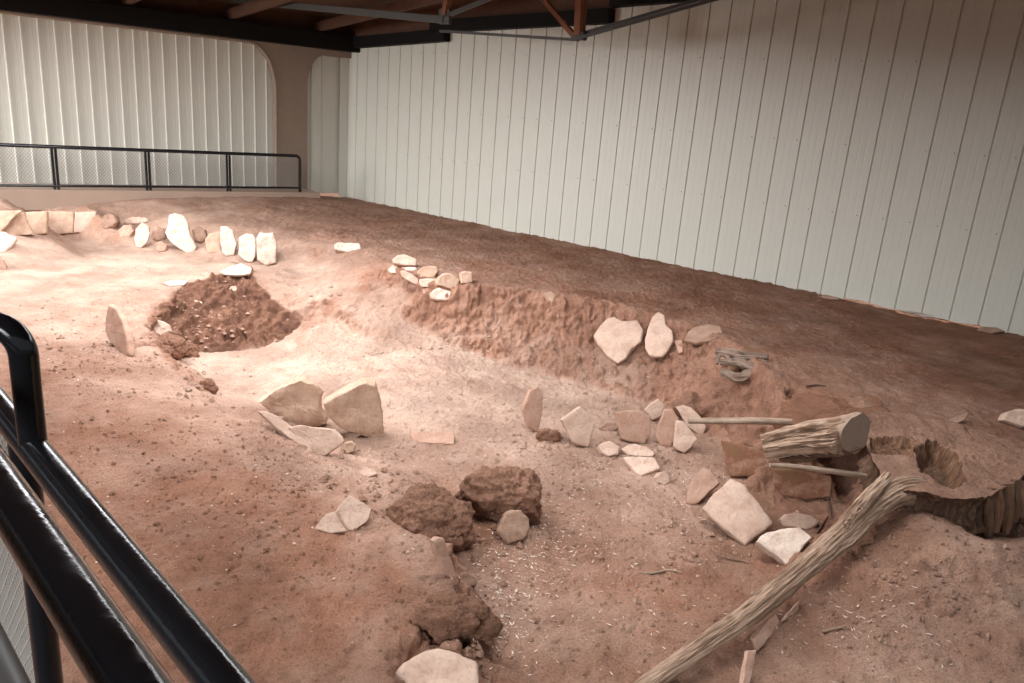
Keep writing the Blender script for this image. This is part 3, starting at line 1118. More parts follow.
slab('egg-shaped white slab, smallest and first of the standing far slabs', [(455, 262), (474, 276), (479, 300), (470, 328), (450, 347), (434, 342), (428, 318), (434, 284)], (450, 350), 8, 12, .08, 'white', group=SG, T=T6)
slab('tallest leaning pale slab in the far row, tip pointing up left', [(540, 240), (560, 234), (585, 241), (600, 265), (606, 305), (628, 342), (622, 360), (596, 362), (568, 345), (538, 318), (528, 296), (536, 270)], (595, 362), 8, 10, .10, 'white', group=SG, T=T6)
slab('dull orange slab half buried behind the bright standing slabs', [(655, 318), (668, 300), (706, 290), (708, 362), (664, 362)], (685, 364), 14, 14, .09, 'tan', group=SG, T=T6)
slab('narrow white standing slab with a pointed top left of two rounded ones', [(706, 276), (724, 276), (744, 290), (750, 318), (758, 332), (747, 372), (722, 372), (710, 360), (704, 320)], (728, 374), 10, 8, .10, 'white', group=SG, T=T6)
slab('middle white standing slab with a rounded top in the far row', [(764, 312), (788, 299), (808, 302), (819, 318), (817, 372), (806, 394), (782, 386), (762, 366)], (792, 394), 10, 8, .10, 'white', group=SG, T=T6)
slab('rightmost square white standing slab of the far row', [(820, 312), (830, 297), (874, 297), (884, 326), (882, 394), (850, 402), (822, 386)], (852, 402), 10, 6, .12, 'white', group=SG, T=T6)

for lab, out, ft, m in (
        ('knobbly pink rubble stone left of the egg-shaped slab', [(376, 290), (392, 272), (420, 268), (428, 290), (415, 310), (385, 312)], (400, 314), 'pink'),
        ('flat pale rubble stone on top of the far crest before the egg-shaped slab', [(392, 256), (420, 244), (470, 248), (480, 262), (440, 268), (400, 268)], (440, 276), 'stone'),
        ('brown rubble stone between egg-shaped and tallest far slabs', [(484, 290), (504, 276), (528, 284), (530, 312), (508, 326), (486, 316)], (508, 332), 'dusty'),
        ('low rubble stone at the foot of the tallest far slab', [(490, 332), (512, 322), (535, 334), (530, 356), (506, 360)], (514, 362), 'pink'),
        ('rough rubble stone right of the tallest far slab', [(612, 286), (634, 274), (656, 286), (660, 312), (640, 330), (622, 320)], (640, 338), 'dusty')):
    slab(lab, out, ft, 8, 25, .14, m, 'stone', 'rubble between the far slabs', 'rubble_stone', bev=.2, rough=.035, T=T6)

# on the standing block
T4 = (0, 190, 3.2)
slab('thin pale slab capping the top of the dark earth mound', [(703, 262), (730, 246), (768, 234), (806, 248), (800, 266), (760, 272), (720, 270)], (755, 272), 10, 60, .05, 'white', T=T4, lift=.11)
slab('thin pale slab on the left shoulder of the earth mound', [(520, 296), (560, 288), (602, 290), (588, 302), (545, 306)], (560, 304), 10, 62, .04, 'white', T=T4, lift=.07)
slab('small white stone chip stuck in the face of the earth mound', [(604, 360), (624, 352), (648, 358), (640, 370), (612, 372)], (628, 368), 10, 50, .04, 'white', 'stone', name='stone_chip', T=T4, lift=.05)
slab('small square stone chip high in the face of the earth mound', [(732, 308), (756, 306), (758, 322), (734, 324)], (745, 324), 10, 40, .04, 'stone', 'stone', name='stone_chip', T=T4, lift=.05)
slab('grey clod of hardened mortar at the left foot of the earth mound', [(470, 418), (500, 412), (540, 428), (548, 450), (520, 470), (480, 460)], (510, 470), 10, 30, .14, 'stone', 'clod', name='mortar_clod', bev=.25, rough=.035, T=T4)
slab('lone thin slab leaning in the dirt of the near left ground', [(345, 364), (372, 382), (388, 410), (401, 450), (413, 528), (402, 540), (380, 522), (350, 484), (334, 450), (336, 400)], (400, 530), -38, 14, .08, 'pink', T=T4)

# rim stones
T5 = (300, 190, 3.253)
slab('flat white stone lying alone on the dark rim before the metal wall', [(111, 176), (120, 170), (194, 172), (199, 190), (178, 200), (156, 203), (114, 192)], (156, 203), 10, 35, .12, 'white', 'stone', name='stone', T=T5)
slab('lone tan stone lying on the crest of the long bank', [(794, 334), (815, 328), (852, 360), (836, 371), (818, 362)], (834, 371), 20, 40, .10, 'tan', 'stone', name='stone', T=T5)
TP = (370, 245, 9.31)
PG = 'stones piled on the rim of the bank'
pile = [
    ('long cap stone on top of the rim pile', [(205, 130), (250, 90), (320, 84), (390, 108), (432, 126), (440, 158), (430, 192), (330, 190), (215, 168)], (330, 255), 4, 25, .16, 'stone'),
    ('small light stone under the left end of the cap stone', [(165, 228), (210, 184), (250, 196), (277, 218), (270, 260), (230, 262), (190, 262)], (225, 268), 4, 20, .14, 'white'),
    ('thin light slab wedged below the cap stone', [(290, 206), (360, 202), (430, 206), (442, 248), (400, 250), (330, 236)], (380, 256), 4, 18, .16, 'white'),
    ('slanting stone running down to the right under the pile', [(280, 242), (320, 234), (400, 276), (455, 320), (462, 364), (430, 372), (350, 330), (290, 290)], (440, 376), 4, 15, .14, 'stone'),
    ('flat-topped brown block in the middle of the rim pile', [(444, 232), (490, 202), (560, 192), (632, 196), (640, 240), (600, 300), (575, 312), (470, 300), (440, 262)], (530, 320), 6, 20, .18, 'tan'),
    ('white stone under the flat-topped block', [(460, 322), (540, 310), (622, 316), (622, 386), (550, 392), (480, 392), (460, 362)], (545, 394), 6, 12, .14, 'white'),
    ('largest round-topped boulder of the rim pile', [(622, 330), (645, 290), (682, 264), (730, 258), (770, 270), (838, 320), (812, 432), (760, 420), (700, 392), (622, 372)], (720, 430), 12, 15, .24, 'tan'),
    ('cube-shaped stone at the right end of the rim pile', [(844, 262), (890, 240), (950, 250), (958, 348), (910, 360), (848, 360)], (900, 362), 12, 12, .18, 'tan'),
    ('pale flat stone lowest in the rim pile', [(556, 452), (600, 412), (640, 394), (720, 418), (794, 446), (802, 482), (745, 505), (690, 516), (620, 508), (570, 496)], (680, 518), 8, 25, .16, 'white'),
    ('smallest stone tucked beside the lowest flat stone', [(490, 408), (562, 400), (545, 460), (496, 458)], (520, 462), 8, 15, .10, 'pink'),
]
for lab, out, ft, az, ti, th, m in pile:
    slab(lab, out, ft, az, ti, th, m, 'stone', PG, 'stone', bev=.12, rough=.018, T=TP, lift=.13 if 'lowest in' in lab else .05)

# slabs set in the face of the bank
TB6 = (560, 260, 3.253)
slab('broad heart-shaped pale slab set in the face of the long bank', [(107, 246), (130, 212), (152, 190), (175, 182), (196, 194), (225, 196), (252, 195), (270, 228), (262, 266), (234, 286), (214, 318), (186, 336), (152, 312), (124, 276)], (190, 300), -33, 40, .08, 'stone', T=TB6, lift=.20)
slab('tall notched pale slab beside the heart-shaped slab in the bank', [(274, 258), (290, 205), (300, 182), (320, 166), (338, 176), (344, 206), (364, 228), (368, 262), (348, 296), (332, 312), (290, 312), (276, 284)], (318, 290), -33, 40, .08, 'stone', T=TB6, lift=.20)
slab('thin curved stone edge showing in the bank crest near the rope-like roots', [(404, 262), (416, 232), (442, 215), (482, 208), (522, 212), (530, 238), (490, 262), (440, 268)], (450, 262), -35, 50, .08, 'dusty', T=TB6, lift=.12)
slab('small square pink stone in the bank beside the notched slab', [(372, 262), (396, 258), (400, 300), (386, 304)], (386, 300), -30, 35, .08, 'pink', 'stone', name='stone', T=TB6, lift=.10)

# row of slabs between the two chambers
TC = (500, 370, 3.253)
DG = 'slabs dividing the two chambers'
slab('narrow pinkish slab standing on edge at the left end of the dividing row', [(75, 132), (86, 95), (100, 66), (126, 55), (141, 84), (137, 150), (122, 206), (90, 188), (80, 150)], (110, 206), 22, 12, .07, 'pink', group=DG, T=TC)
slab('pointed pentagon slab leaning in the dividing row', [(198, 162), (230, 138), (262, 117), (290, 146), (313, 176), (300, 216), (286, 252), (236, 236), (216, 196)], (280, 254), 12, 22, .08, 'stone', group=DG, T=TC, lift=.05)
slab('wide pinkish flat-topped slab in the middle of the dividing row', [(374, 138), (420, 130), (456, 130), (490, 150), (492, 205), (472, 242), (400, 228), (386, 190)], (440, 240), 4, 22, .08, 'pink', group=DG, T=TC)
slab('small dusty stone in shade left of the wide flat-topped slab', [(322, 190), (342, 170), (378, 168), (390, 186), (376, 200), (335, 204)], (355, 204), 5, 30, .12, 'dusty', 'stone', name='stone', bev=.2, T=TC)
slab('small pointed pale slab behind the wide flat-topped slab', [(470, 130), (492, 108), (515, 94), (536, 112), (526, 150), (496, 164)], (505, 172), 0, 20, .07, 'stone', group=DG, T=TC)
slab('tall narrow pinkish slab right of the wide flat-topped slab', [(520, 168), (535, 130), (560, 126), (582, 156), (572, 210), (558, 252), (520, 246), (504, 216)], (540, 252), -4, 18, .07, 'pink', group=DG, T=TC)
slab('brown stone lodged before the tall narrow slab', [(538, 132), (556, 130), (577, 150), (570, 186), (545, 186)], (558, 200), -4, 10, .08, 'dusty', 'stone', name='stone', bev=.15, T=TC, lift=.06)
slab('leaning lozenge slab below the pale stick', [(574, 162), (600, 168), (622, 196), (642, 226), (622, 252), (600, 272), (564, 250), (568, 205)], (600, 272), -6, 24, .07, 'stone', group=DG, T=TC)
slab('slanting pale slab behind the left end of the stick', [(571, 118), (596, 112), (620, 120), (650, 148), (672, 184), (656, 216), (610, 186), (590, 150)], (640, 200), -14, 30, .07, 'stone', group=DG, T=TC, lift=.03)
slab('small angular stone in front of the pentagon slab', [(319, 246), (338, 232), (357, 228), (392, 248), (386, 274), (350, 283), (330, 268)], (356, 283), 4, 40, .12, 'stone', 'stone', name='stone', bev=.14, T=TC)
slab('flat oval stone lying before the wide flat-topped slab', [(393, 256), (412, 244), (440, 239), (478, 250), (505, 268), (498, 281), (450, 280), (418, 274)], (450, 281), 4, 62, .06, 'stone', 'stone', name='stone', T=TC, lift=.03)
slab('triangular flat slab lying on the floor below the oval stone', [(400, 282), (450, 280), (505, 285), (522, 318), (490, 332), (458, 343), (428, 316)], (460, 342), 4, 70, .06, 'stone', T=TC, lift=.03)
slab('round pebble at the lower end of the dividing row', [(510, 348), (518, 334), (538, 328), (556, 346), (553, 368), (536, 376), (514, 368)], (534, 376), 4, 30, .13, 'stone', 'pebble', name='pebble', bev=.25, rough=.025, T=TC)
slab('brown jagged slab leaning behind the large four-sided slab', [(604, 434), (612, 390), (626, 350), (660, 312), (690, 330), (716, 366), (690, 388), (664, 412), (640, 436)], (620, 436), -12, 52, .07, 'pink', T=TC, lift=.02)
slab('large four-sided pale slab leaning at the edge of the lower chamber', [(656, 447), (702, 398), (750, 351), (790, 370), (832, 420), (888, 494), (846, 530), (800, 568), (765, 542), (700, 490)], (800, 568), -18, 56, .07, 'stone', T=TC, lift=.03)
TD = (740, 380, 3.595)
slab('smooth oval stone below the sawn log', [(143, 498), (160, 480), (200, 473), (262, 484), (290, 508), (270, 530), (246, 542), (160, 526)], (230, 540), -14, 45, .14, 'stone', 'stone', name='stone', bev=.2, T=TD)
slab('white speckled slab under the diagonal root', [(56, 582), (76, 560), (96, 545), (160, 532), (216, 527), (258, 562), (215, 618), (165, 664), (130, 632)], (160, 664), -14, 50, .10, 'white', T=TD, lift=.03)
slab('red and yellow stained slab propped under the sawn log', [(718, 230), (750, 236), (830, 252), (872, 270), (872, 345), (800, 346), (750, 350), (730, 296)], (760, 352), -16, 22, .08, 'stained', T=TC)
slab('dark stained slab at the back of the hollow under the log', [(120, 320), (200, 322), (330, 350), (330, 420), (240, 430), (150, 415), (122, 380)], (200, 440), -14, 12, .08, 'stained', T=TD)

# centre slabs
TE = (240, 350, 3.2)
CG = 'slabs at the near edge of the chamber floor'
slab('left of two tall sandstone blocks standing by the chamber floor', [(56, 166), (88, 148), (140, 118), (192, 90), (228, 106), (262, 142), (260, 190), (280, 240), (220, 256), (150, 246), (100, 206)], (200, 246), 12, 6, .17, 'tan', 'stone block', CG, 'stone_block', bev=.04, rough=.034, T=TE)
slab('right of two tall sandstone blocks, square with a rugged front', [(268, 172), (300, 152), (350, 124), (396, 104), (434, 114), (450, 170), (458, 220), (464, 288), (400, 280), (310, 248), (280, 216)], (440, 284), 12, 2, .20, 'tan', 'stone block', CG, 'stone_block', bev=.05, rough=.018, T=TE)
slab('smooth light slab leaning before the two tall blocks', [(152, 250), (190, 240), (250, 249), (302, 254), (326, 276), (335, 294), (276, 338), (238, 342), (200, 304)], (260, 340), 6, 22, .08, 'stone', group=CG, T=TE, lift=.02)
slab('pale crescent slab edge at the left foot of the two tall blocks', [(58, 196), (84, 192), (116, 206), (160, 240), (202, 268), (242, 336), (214, 322), (170, 290), (116, 250), (90, 224)], (214, 324), 20, 45, .06, 'stone', group=CG, T=TE, lift=.04)
slab('small stone wedged at the right foot of the light slab', [(328, 318), (336, 296), (356, 290), (370, 304), (364, 326), (340, 334)], (348, 334), 6, 25, .10, 'tan', 'stone', name='stone', bev=.18, T=TE)
slab('grey weathered stone wedged under the right tall block', [(330, 272), (372, 256), (408, 236), (440, 232), (452, 250), (430, 270), (404, 262), (372, 282), (340, 288)], (400, 290), 8, 30, .08, 'dusty', 'stone', name='stone', bev=.15, T=TE)
slab('angular pale stone on the slope, larger of a touching pair', [(300, 520), (322, 490), (350, 464), (386, 482), (422, 506), (410, 546), (370, 576), (340, 580), (318, 556)], (372, 576), 14, 38, .16, 'stone', 'stone', name='stone', bev=.05, T=TE)
slab('low angular stone touching the left side of the pale stone', [(236, 572), (254, 545), (272, 523), (304, 514), (322, 552), (344, 580), (290, 586)], (290, 586), 10, 45, .13, 'stone', 'stone', name='stone', bev=.05, T=TE)
slab('thin slab edge lying flush in the chamber floor', [(544, 256), (600, 262), (684, 259), (688, 272), (684, 300), (560, 296), (548, 278)], (620, 298), 4, 64, .05, 'pink', T=TE, lift=.005)
slab('small flat stone in the dirt left of the slab edge', [(376, 394), (396, 372), (430, 380), (440, 396), (410, 406)], (406, 406), 4, 50, .08, 'stone', 'stone', name='stone', T=TE)
slab('blocky brown stone resting on the crumbled clods', [(824, 582), (836, 548), (850, 520), (874, 512), (900, 510), (926, 538), (930, 570), (918, 600), (890, 614), (856, 624)], (870, 624), 8, 30, .20, 'dusty', 'stone', name='stone', bev=.10, rough=.03, T=TE, lift=.04)
TF_ = (360, 440, 2.81)
slab('small upright slab on edge at the foot of the clods', [(206, 284), (218, 274), (236, 276), (258, 340), (276, 396), (262, 398), (238, 366), (215, 318)], (262, 396), 40, 14, .06, 'pink', T=TF_, lift=.02)
slab('small dark block beside the upright slab', [(278, 392), (284, 374), (302, 370), (333, 390), (328, 408), (292, 414)], (306, 414), 10, 40, .12, 'dusty', 'stone', name='stone', bev=.08, T=TF_)
slab('large flat slab at the bottom edge of the picture', [(92, 652), (120, 624), (150, 604), (184, 588), (218, 579), (280, 600), (332, 622), (334, 684), (320, 740), (100, 740)], (220, 690), 6, 62, .12, 'stone', T=TF_, lift=.08)
slab('thin flat stone under the left clod', [(148, 262), (190, 258), (242, 254), (244, 272), (200, 276)], (200, 276), 6, 55, .05, 'tan', 'stone', name='stone', T=TF_, lift=.02)
# by the wall and the right edge
slab('pale boulder at the right picture edge on the rim', [(1001, 420), (1006, 412), (1020, 408), (1036, 410), (1040, 424), (1022, 428)], (1016, 428), -20, 25, .2, 'stone', 'boulder', name='boulder', bev=.25, T=(0, 0, 1))
slab('low brown rock against the foot of the metal wall, right end', [(977, 330), (982, 326), (998, 327), (1006, 331), (990, 334)], (990, 334), -20, 30, .14, 'dusty', 'rock', name='rock', bev=.25, T=(0, 0, 1))
slab('orange-brown rock at the wall foot by the dark gap', [(820, 296), (824, 294), (838, 297), (840, 300), (824, 299)], (830, 300), -20, 30, .12, 'pink', 'rock', name='rock', bev=.2, T=(0, 0, 1))
slab('dark thin stone chip lying on the rim behind the stump', [(948, 420), (956, 416), (970, 412), (964, 420), (956, 424)], (958, 424), -20, 50, .04, 'dusty', 'stone', name='stone_chip', T=(0, 0, 1), lift=.02)


# ------------------------------------------------------------------ crumbled earth clods
def clod(label, px, foot, w, h, d, seed, name='earth_clod'):
    p = hit(*foot)
    bm = bmesh.new()
    bmesh.ops.create_icosphere(bm, subdivisions=6, radius=1.0)
    V = np.array([v.co[:] for v in bm.verts])
    q = V * np.array([w, d, h])
    off = np.array([seed * 3.7, seed * 1.3, seed * 5.1])
    rs = np.random.RandomState(seed + 60)
    r = np.full(len(V), 0.62)
    for _ in range(16):
        c_ = rs.normal(size=3)
        c_ *= 0.48 / np.linalg.norm(c_) * (0.7 + 0.5 * rs.rand())
        R_ = 0.34 + 0.24 * rs.rand()
        cv = V @ c_
        disc = R_ * R_ - c_ @ c_ + cv * cv
        t_ = np.where(disc > 0, cv + np.sqrt(np.maximum(disc, 0)), 0)
        r = np.maximum(r, t_)
    q = q * r[:, None]
    m_ = min(w, h)
    q += V * (m_ * (0.16 * (0.5 - worley(q * 11 + off)) + 0.09 * (0.5 - worley(q * 26 + off)) + 0.14 * fbm(q * 8 + off, 4, 0.6)))[:, None]
    for v, c in zip(bm.verts, q):
        v.co = c
    o = obj_bm(name, bm, M['soil'])
    o.data.shade_smooth()
    for nm, val in (('tone', 0.85), ('cut', 0.45), ('damp', 0.55)):
        at = o.data.attributes.new(nm, 'FLOAT', 'POINT')
        at.data.foreach_set('value', np.full(len(q), val, np.float32))
    o.location = p + UP * (h * 0.35)
    return tag(o, label, 'earth clod')


clod('crumbly dark earth clod left of the pair by the lower chamber', 0, (432, 530), .40, .28, .30, 1)
clod('crumbly dark earth clod right of the pair, behind the blocky stone', 0, (502, 512), .38, .34, .30, 2)
clod('low ragged earth ledge above the bottom slab', 0, (452, 632), .30, .20, .18, 3)
clod('crumbling dark lump at the left foot of the earth mound', 0, (170, 352), .25, .18, .22, 4)
clod('second crumbling lump right of the mound foot, by the pit edge', 0, (188, 356), .17, .16, .15, 5)
clod('small lump of earth on the worn pit edge left of the tall blocks', 0, (208, 392), .12, .12, .09, 6)
clod('earth lump piled against the foot of the narrow pinkish slab on edge', 0, (548, 440), .16, .10, .07, 7)
clod('reddish earth lump bulging from the bank above the pale stick', 0, (690, 412), .24, .16, .26, 8)


# ------------------------------------------------------------------ wood
def log_mesh(name, path, radii, seg, rings, seed, m, parent=None, ridge=0.16, squash=1.0, end_m=None):
    R_ = spline([tuple(p) + (r,) for p, r in zip(path, radii)], rings)
    P = [Vector(v[:3]) for v in R_]
    fr = frames(P)
    A_ = np.linspace(0, 2 * math.pi, seg, endpoint=False)
    L = np.concatenate([[0], np.cumsum([(P[i + 1] - P[i]).length for i in range(rings - 1)])])
    r0 = np.mean(radii)
    V, G, FI = [], [], []
    for i in range(rings):
        t, u, v = fr[i]
        r = R_[i, 3]
        ca, sa = np.cos(A_), np.sin(A_)
        ns = np.stack([ca * 2.2, sa * 2.2, np.full(seg, L[i] / r0 * 0.16)], 1) + seed * 3.1
        k = 1 + ridge * 1.1 * fbm(ns, 3, 0.6) + ridge * 0.9 * fbm(ns * np.array([3.4, 3.4, 1.6]), 3, 0.6, True) - ridge * 0.25
        fs_ = np.clip((0.90 - k) / (ridge * 1.1 + 1e-6), 0, 1)
        FI += list(fs_)
        for a in range(seg):
            V.append(P[i] + (u * float(ca[a] * k[a]) + v * float(sa[a] * k[a] * squash)) * float(r))
            G.append((ca[a] * r, sa[a] * r, L[i]))
    F = []
    for i in range(rings - 1):
        for a in range(seg):
            b = (a + 1) % seg
            F.append((i * seg + a, i * seg + b, (i + 1) * seg + b, (i + 1) * seg + a))
    V += [P[0] - fr[0][0] * 0.0, P[-1]]
    G += [(0, 0, 0), (0, 0, L[-1])]
    for a in range(seg):
        b = (a + 1) % seg
        F.append((len(V) - 2, b, a))
        F.append((len(V) - 1, (rings - 1) * seg + a, (rings - 1) * seg + b))
    o = mesh_from(name, V, F, m, parent, 50)
    at = o.data.attributes.new('grain', 'FLOAT_VECTOR', 'POINT')
    at.data.foreach_set('vector', np.array(G, np.float32).ravel())
    at = o.data.attributes.new('fissure', 'FLOAT', 'POINT')
    at.data.foreach_set('value', np.array(FI + [0, 0], np.float32))
    return o


def P_(px, py, z):
    return at_z(px, py, z)


# short sawn log lying across the hollow
lg = empty('sawn_log', P_(815, 445, -0.1), 'short thick weathered log with a sawn end lying across the dark hollow', 'log')
ea = P_(766, 447, -0.10)
eb = P_(853, 433, 0.14)
eb2 = eb + (eb - ea).normalized() * 0.0
ax = (eb - ea).normalized()
lo = log_mesh('trunk', [ea - ax * 0.02, ea + (eb - ea) * 0.35 + UP * 0.01, ea + (eb - ea) * 0.7, eb], [.105, .125, .135, .142], 130, 110, 2, M['wood'], lg, .30)
en = Vector((0.50, -0.84, 0.18)).normalized()      # the saw cut is slanted towards the walkway
den = ax.dot(en)
me_ = lo.data
for vtx in me_.vertices:
    w_ = vtx.co
    # stretch the last stretch so that the trunk ends on the slanted cut
    al = (w_ - ea).dot(ax) / (eb - ea).length
    if al > 0.45:
        k_ = (al - 0.45) / 0.55
        vtx.co = w_ - ax * ((w_ - (eb + ax * ((w_ - eb).dot(ax)))).dot(en) / den * k_)
me_.update()
bm = bmesh.new()
u = en.cross(UP).normalized()
v = u.cross(en)
ring = []
for a in np.linspace(0, 2 * math.pi, 48, endpoint=False):
    d_ = u * math.cos(a) + v * math.sin(a)
    rr_ = 0.150 + 0.008 * math.sin(3 * a + 1) + 0.005 * math.sin(7 * a)
    ring.append(bm.verts.new(eb + en * 0.03 + d_ * rr_ * (1 + 0.18 * abs(d_.dot(ax)))))
bm.faces.new(ring)
ext = bmesh.ops.extrude_face_region(bm, geom=bm.faces[:])
bmesh.ops.translate(bm, verts=[e for e in ext['geom'] if isinstance(e, bmesh.types.BMVert)], vec=-en * 0.06)
o = obj_bm('sawn_end', bm, M['sawn'], lg, 40)
o['label'] = 'flat greyish sawn end'
# split wood hanging along the underside
for i in range(7):
    f = 0.15 + 0.11 * i
    a = ea + (eb - ea) * f + Vector((0, -0.06, -0.09))
    log_mesh('splinter', [a, a + ax * 0.09 + UP * (-0.03 - 0.015 * (i % 3)), a + ax * 0.2 + UP * (-0.02 - 0.03 * (i % 2))], [.018, .02, .008], 12, 10, i, M['wood_dark'], lg, .3)

# long diagonal root running down into the lower chamber
rt = empty('tree_root', P_(760, 600, -0.75), 'long pale weathered root slanting from the stump down to the lower chamber', 'root')
rp = [P_(950, 502, -.22), P_(914, 490, -.13), P_(880, 500, -.17), P_(846, 532, -.34), P_(800, 572, -.52), P_(745, 617, -.68), P_(690, 655, -.80), P_(630, 696, -.90)]
log_mesh('main_root', rp, [.085, .105, .105, .092, .078, .068, .06, .052], 96, 260, 5, M['wood'], rt, .21)
rp2 = [P_(888, 478, -.04), P_(866, 500, -.12), P_(846, 524, -.28), P_(828, 545, -.42), P_(812, 560, -.50)]
log_mesh('split_branch', rp2, [.05, .048, .045, .036, .015], 48, 90, 8, M['wood'], rt, .26)
for i in range(16):
    q = rp2[1] + (rp2[3] - rp2[1]) * (i / 15) + Vector((-0.02, -0.04, 0.02))
    log_mesh('fibre', [q, q + Vector((random.uniform(-.05, .02), -0.03, random.uniform(-.03, .05))), q + Vector((random.uniform(-.08, .0), -0.05, random.uniform(-.09, .03)))], [.006, .005, .002], 6, 6, i, M['wood'], rt, .2)

# stump with a rotted hollow and a dusty flat top
stp = empty('tree_stump', P_(960, 480, -0.1), 'broad dust-covered tree stump with a rotted hollow on the right', 'stump')


def stump_top():
    out_px = [(864, 420, .0), (876, 412, .0), (905, 414, -.02), (935, 420, -.03), (968, 426, -.03), (1000, 438, -.01), (1024, 450, .03), (1030, 470, .03), (1018, 480, .0), (1000, 490, .0),
              (985, 500, -.02), (955, 498, -.03), (925, 494, -.04), (900, 488, -.06), (884, 478, -.07), (872, 462, -.05), (866, 444, -.02)]
    P = np.array([tuple(P_(*q)) for q in out_px])
    n0 = 240
    Q = resample(P, n0)
    c = Q.mean(0)
    hol = P_(944, 462, 0.0)
    rings = []
    nr = 80
    V = []
    for i in range(nr):
        s = (i + 1) / nr
        V.append(c + (Q - c) * s)
    V = np.concatenate(V)
    # hollow: an irregular rotted pit, and a broken step behind the sawn log
    def soft_in(px_poly, soft):
        poly = np.array([tuple(P_(x, y, 0.0))[:2] for x, y in px_poly])
        X = V[:, 0] + 0.035 * fbm(V * 9 + 2, 3)
        Y = V[:, 1] + 0.035 * fbm(V * 9 + 6, 3)
        ins = inside([tuple(p) for p in poly], X, Y)
        dmin = np.full(len(X), 9.0)
        for (x0, y0), (x1, y1) in zip(poly, np.roll(poly, -1, 0)):
            dx, dy = x1 - x0, y1 - y0
            t = np.clip(((X - x0) * dx + (Y - y0) * dy) / (dx * dx + dy * dy), 0, 1)
            dmin = np.minimum(dmin, np.hypot(X - x0 - t * dx, Y - y0 - t * dy))
        return np.clip(np.where(ins, dmin, 0) / soft, 0, 1)
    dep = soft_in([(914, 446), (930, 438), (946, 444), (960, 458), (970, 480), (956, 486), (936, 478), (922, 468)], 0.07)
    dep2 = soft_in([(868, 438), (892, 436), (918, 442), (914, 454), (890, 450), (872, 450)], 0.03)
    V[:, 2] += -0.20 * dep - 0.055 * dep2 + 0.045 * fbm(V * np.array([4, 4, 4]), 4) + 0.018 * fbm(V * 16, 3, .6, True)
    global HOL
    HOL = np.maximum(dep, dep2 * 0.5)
    top_n = len(V)
    F = []
    for i in range(nr - 1):
        for k in range(n0):
            k2 = (k + 1) % n0
            F.append((i * n0 + k, i * n0 + k2, (i + 1) * n0 + k2, (i + 1) * n0 + k))
    # flanks
    outer = V[(nr - 1) * n0:nr * n0]
    cc = outer.mean(0)
    parts = [V]
    nf = 14
    for j in range(1, nf + 1):
        t = j / nf
        q = outer.copy()
        q[:, :2] = cc[:2] + (outer[:, :2] - cc[:2]) * (1 - 0.16 * math.sin(t * 3.0))
        q[:, 2] = outer[:, 2] - 0.30 * t
        ang = np.arctan2(outer[:, 1] - cc[1], outer[:, 0] - cc[0])
        w = fbm(np.stack([np.cos(ang) * 7, np.sin(ang) * 7, np.full(n0, t * 0.8)], 1), 4, .6, True) * 0.07
        q[:, :2] += (outer[:, :2] - cc[:2]) * w[:, None]
        parts.append(q)
        base = top_n + (j - 1) * n0
        prev = (nr - 1) * n0 if j == 1 else base - n0
        for k in range(n0):
            k2 = (k + 1) % n0
            F.append((prev + k, prev + k2, base + k2, base + k))
    V = np.concatenate(parts)
    ctr = len(V)
    V = np.vstack([V, V[:n0].mean(0)[None]])
    for k in range(n0):
        F.append((ctr, (k + 1) % n0, k))
    return V, F, top_n


V, F, tn = stump_top()
o = mesh_from('flat_top', V, F, M['soil'], stp, 60)
for nm, val in (('tone', 0.75), ('cut', 0.0)):
    at = o.data.attributes.new(nm, 'FLOAT', 'POINT')
    at.data.foreach_set('value', np.full(len(V), val, np.float32))
bmx = bmesh.new()
bmx.from_mesh(o.data)
bmesh.ops.recalc_face_normals(bmx, faces=bmx.faces)
bmx.to_mesh(o.data)
bmx.free()
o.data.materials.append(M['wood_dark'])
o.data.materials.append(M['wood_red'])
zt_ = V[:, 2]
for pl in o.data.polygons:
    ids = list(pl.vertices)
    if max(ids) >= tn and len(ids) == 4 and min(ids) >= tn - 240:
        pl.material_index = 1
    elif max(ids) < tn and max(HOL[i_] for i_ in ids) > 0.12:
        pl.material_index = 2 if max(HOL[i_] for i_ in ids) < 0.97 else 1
at = o.data.attributes.new('grain', 'FLOAT_VECTOR', 'POINT')
at.data.foreach_set('vector', np.array(V, np.float32).ravel())
# soil-coloured cover added to shade the hollow, like the stump's overhanging root mass
cpts = [P_(x, y, -0.035) for x, y in ((780, 404), (800, 394), (838, 389), (876, 398), (896, 414), (890, 430), (862, 432), (826, 428), (792, 426), (776, 418))]
o = slab_mesh('added_hollow_cover', cpts, UP, 0.10, 901, M['soil'], .12, .045, stp)
for nm, val in (('tone', 1.0), ('cut', 0.0)):
    at = o.data.attributes.new(nm, 'FLOAT', 'POINT')
    at.data.foreach_set('value', np.full(len(o.data.vertices), val, np.float32))
# jagged broken flank at the right end
for i in range(9):
    a = P_(992 + 6 * i, 488 - 2 * i + (i % 2) * 3, 0.0)
    b = a + Vector((0.02, -0.06, -0.36 + 0.05 * (i % 3)))
    log_mesh('broken_flank', [a, (a + b) / 2 + Vector((0.0, -0.015, 0)), b], [.03, .045, .035], 16, 14, 20 + i, M['wood_dark'] if i % 2 == 0 else M['wood_red'], stp, .3)

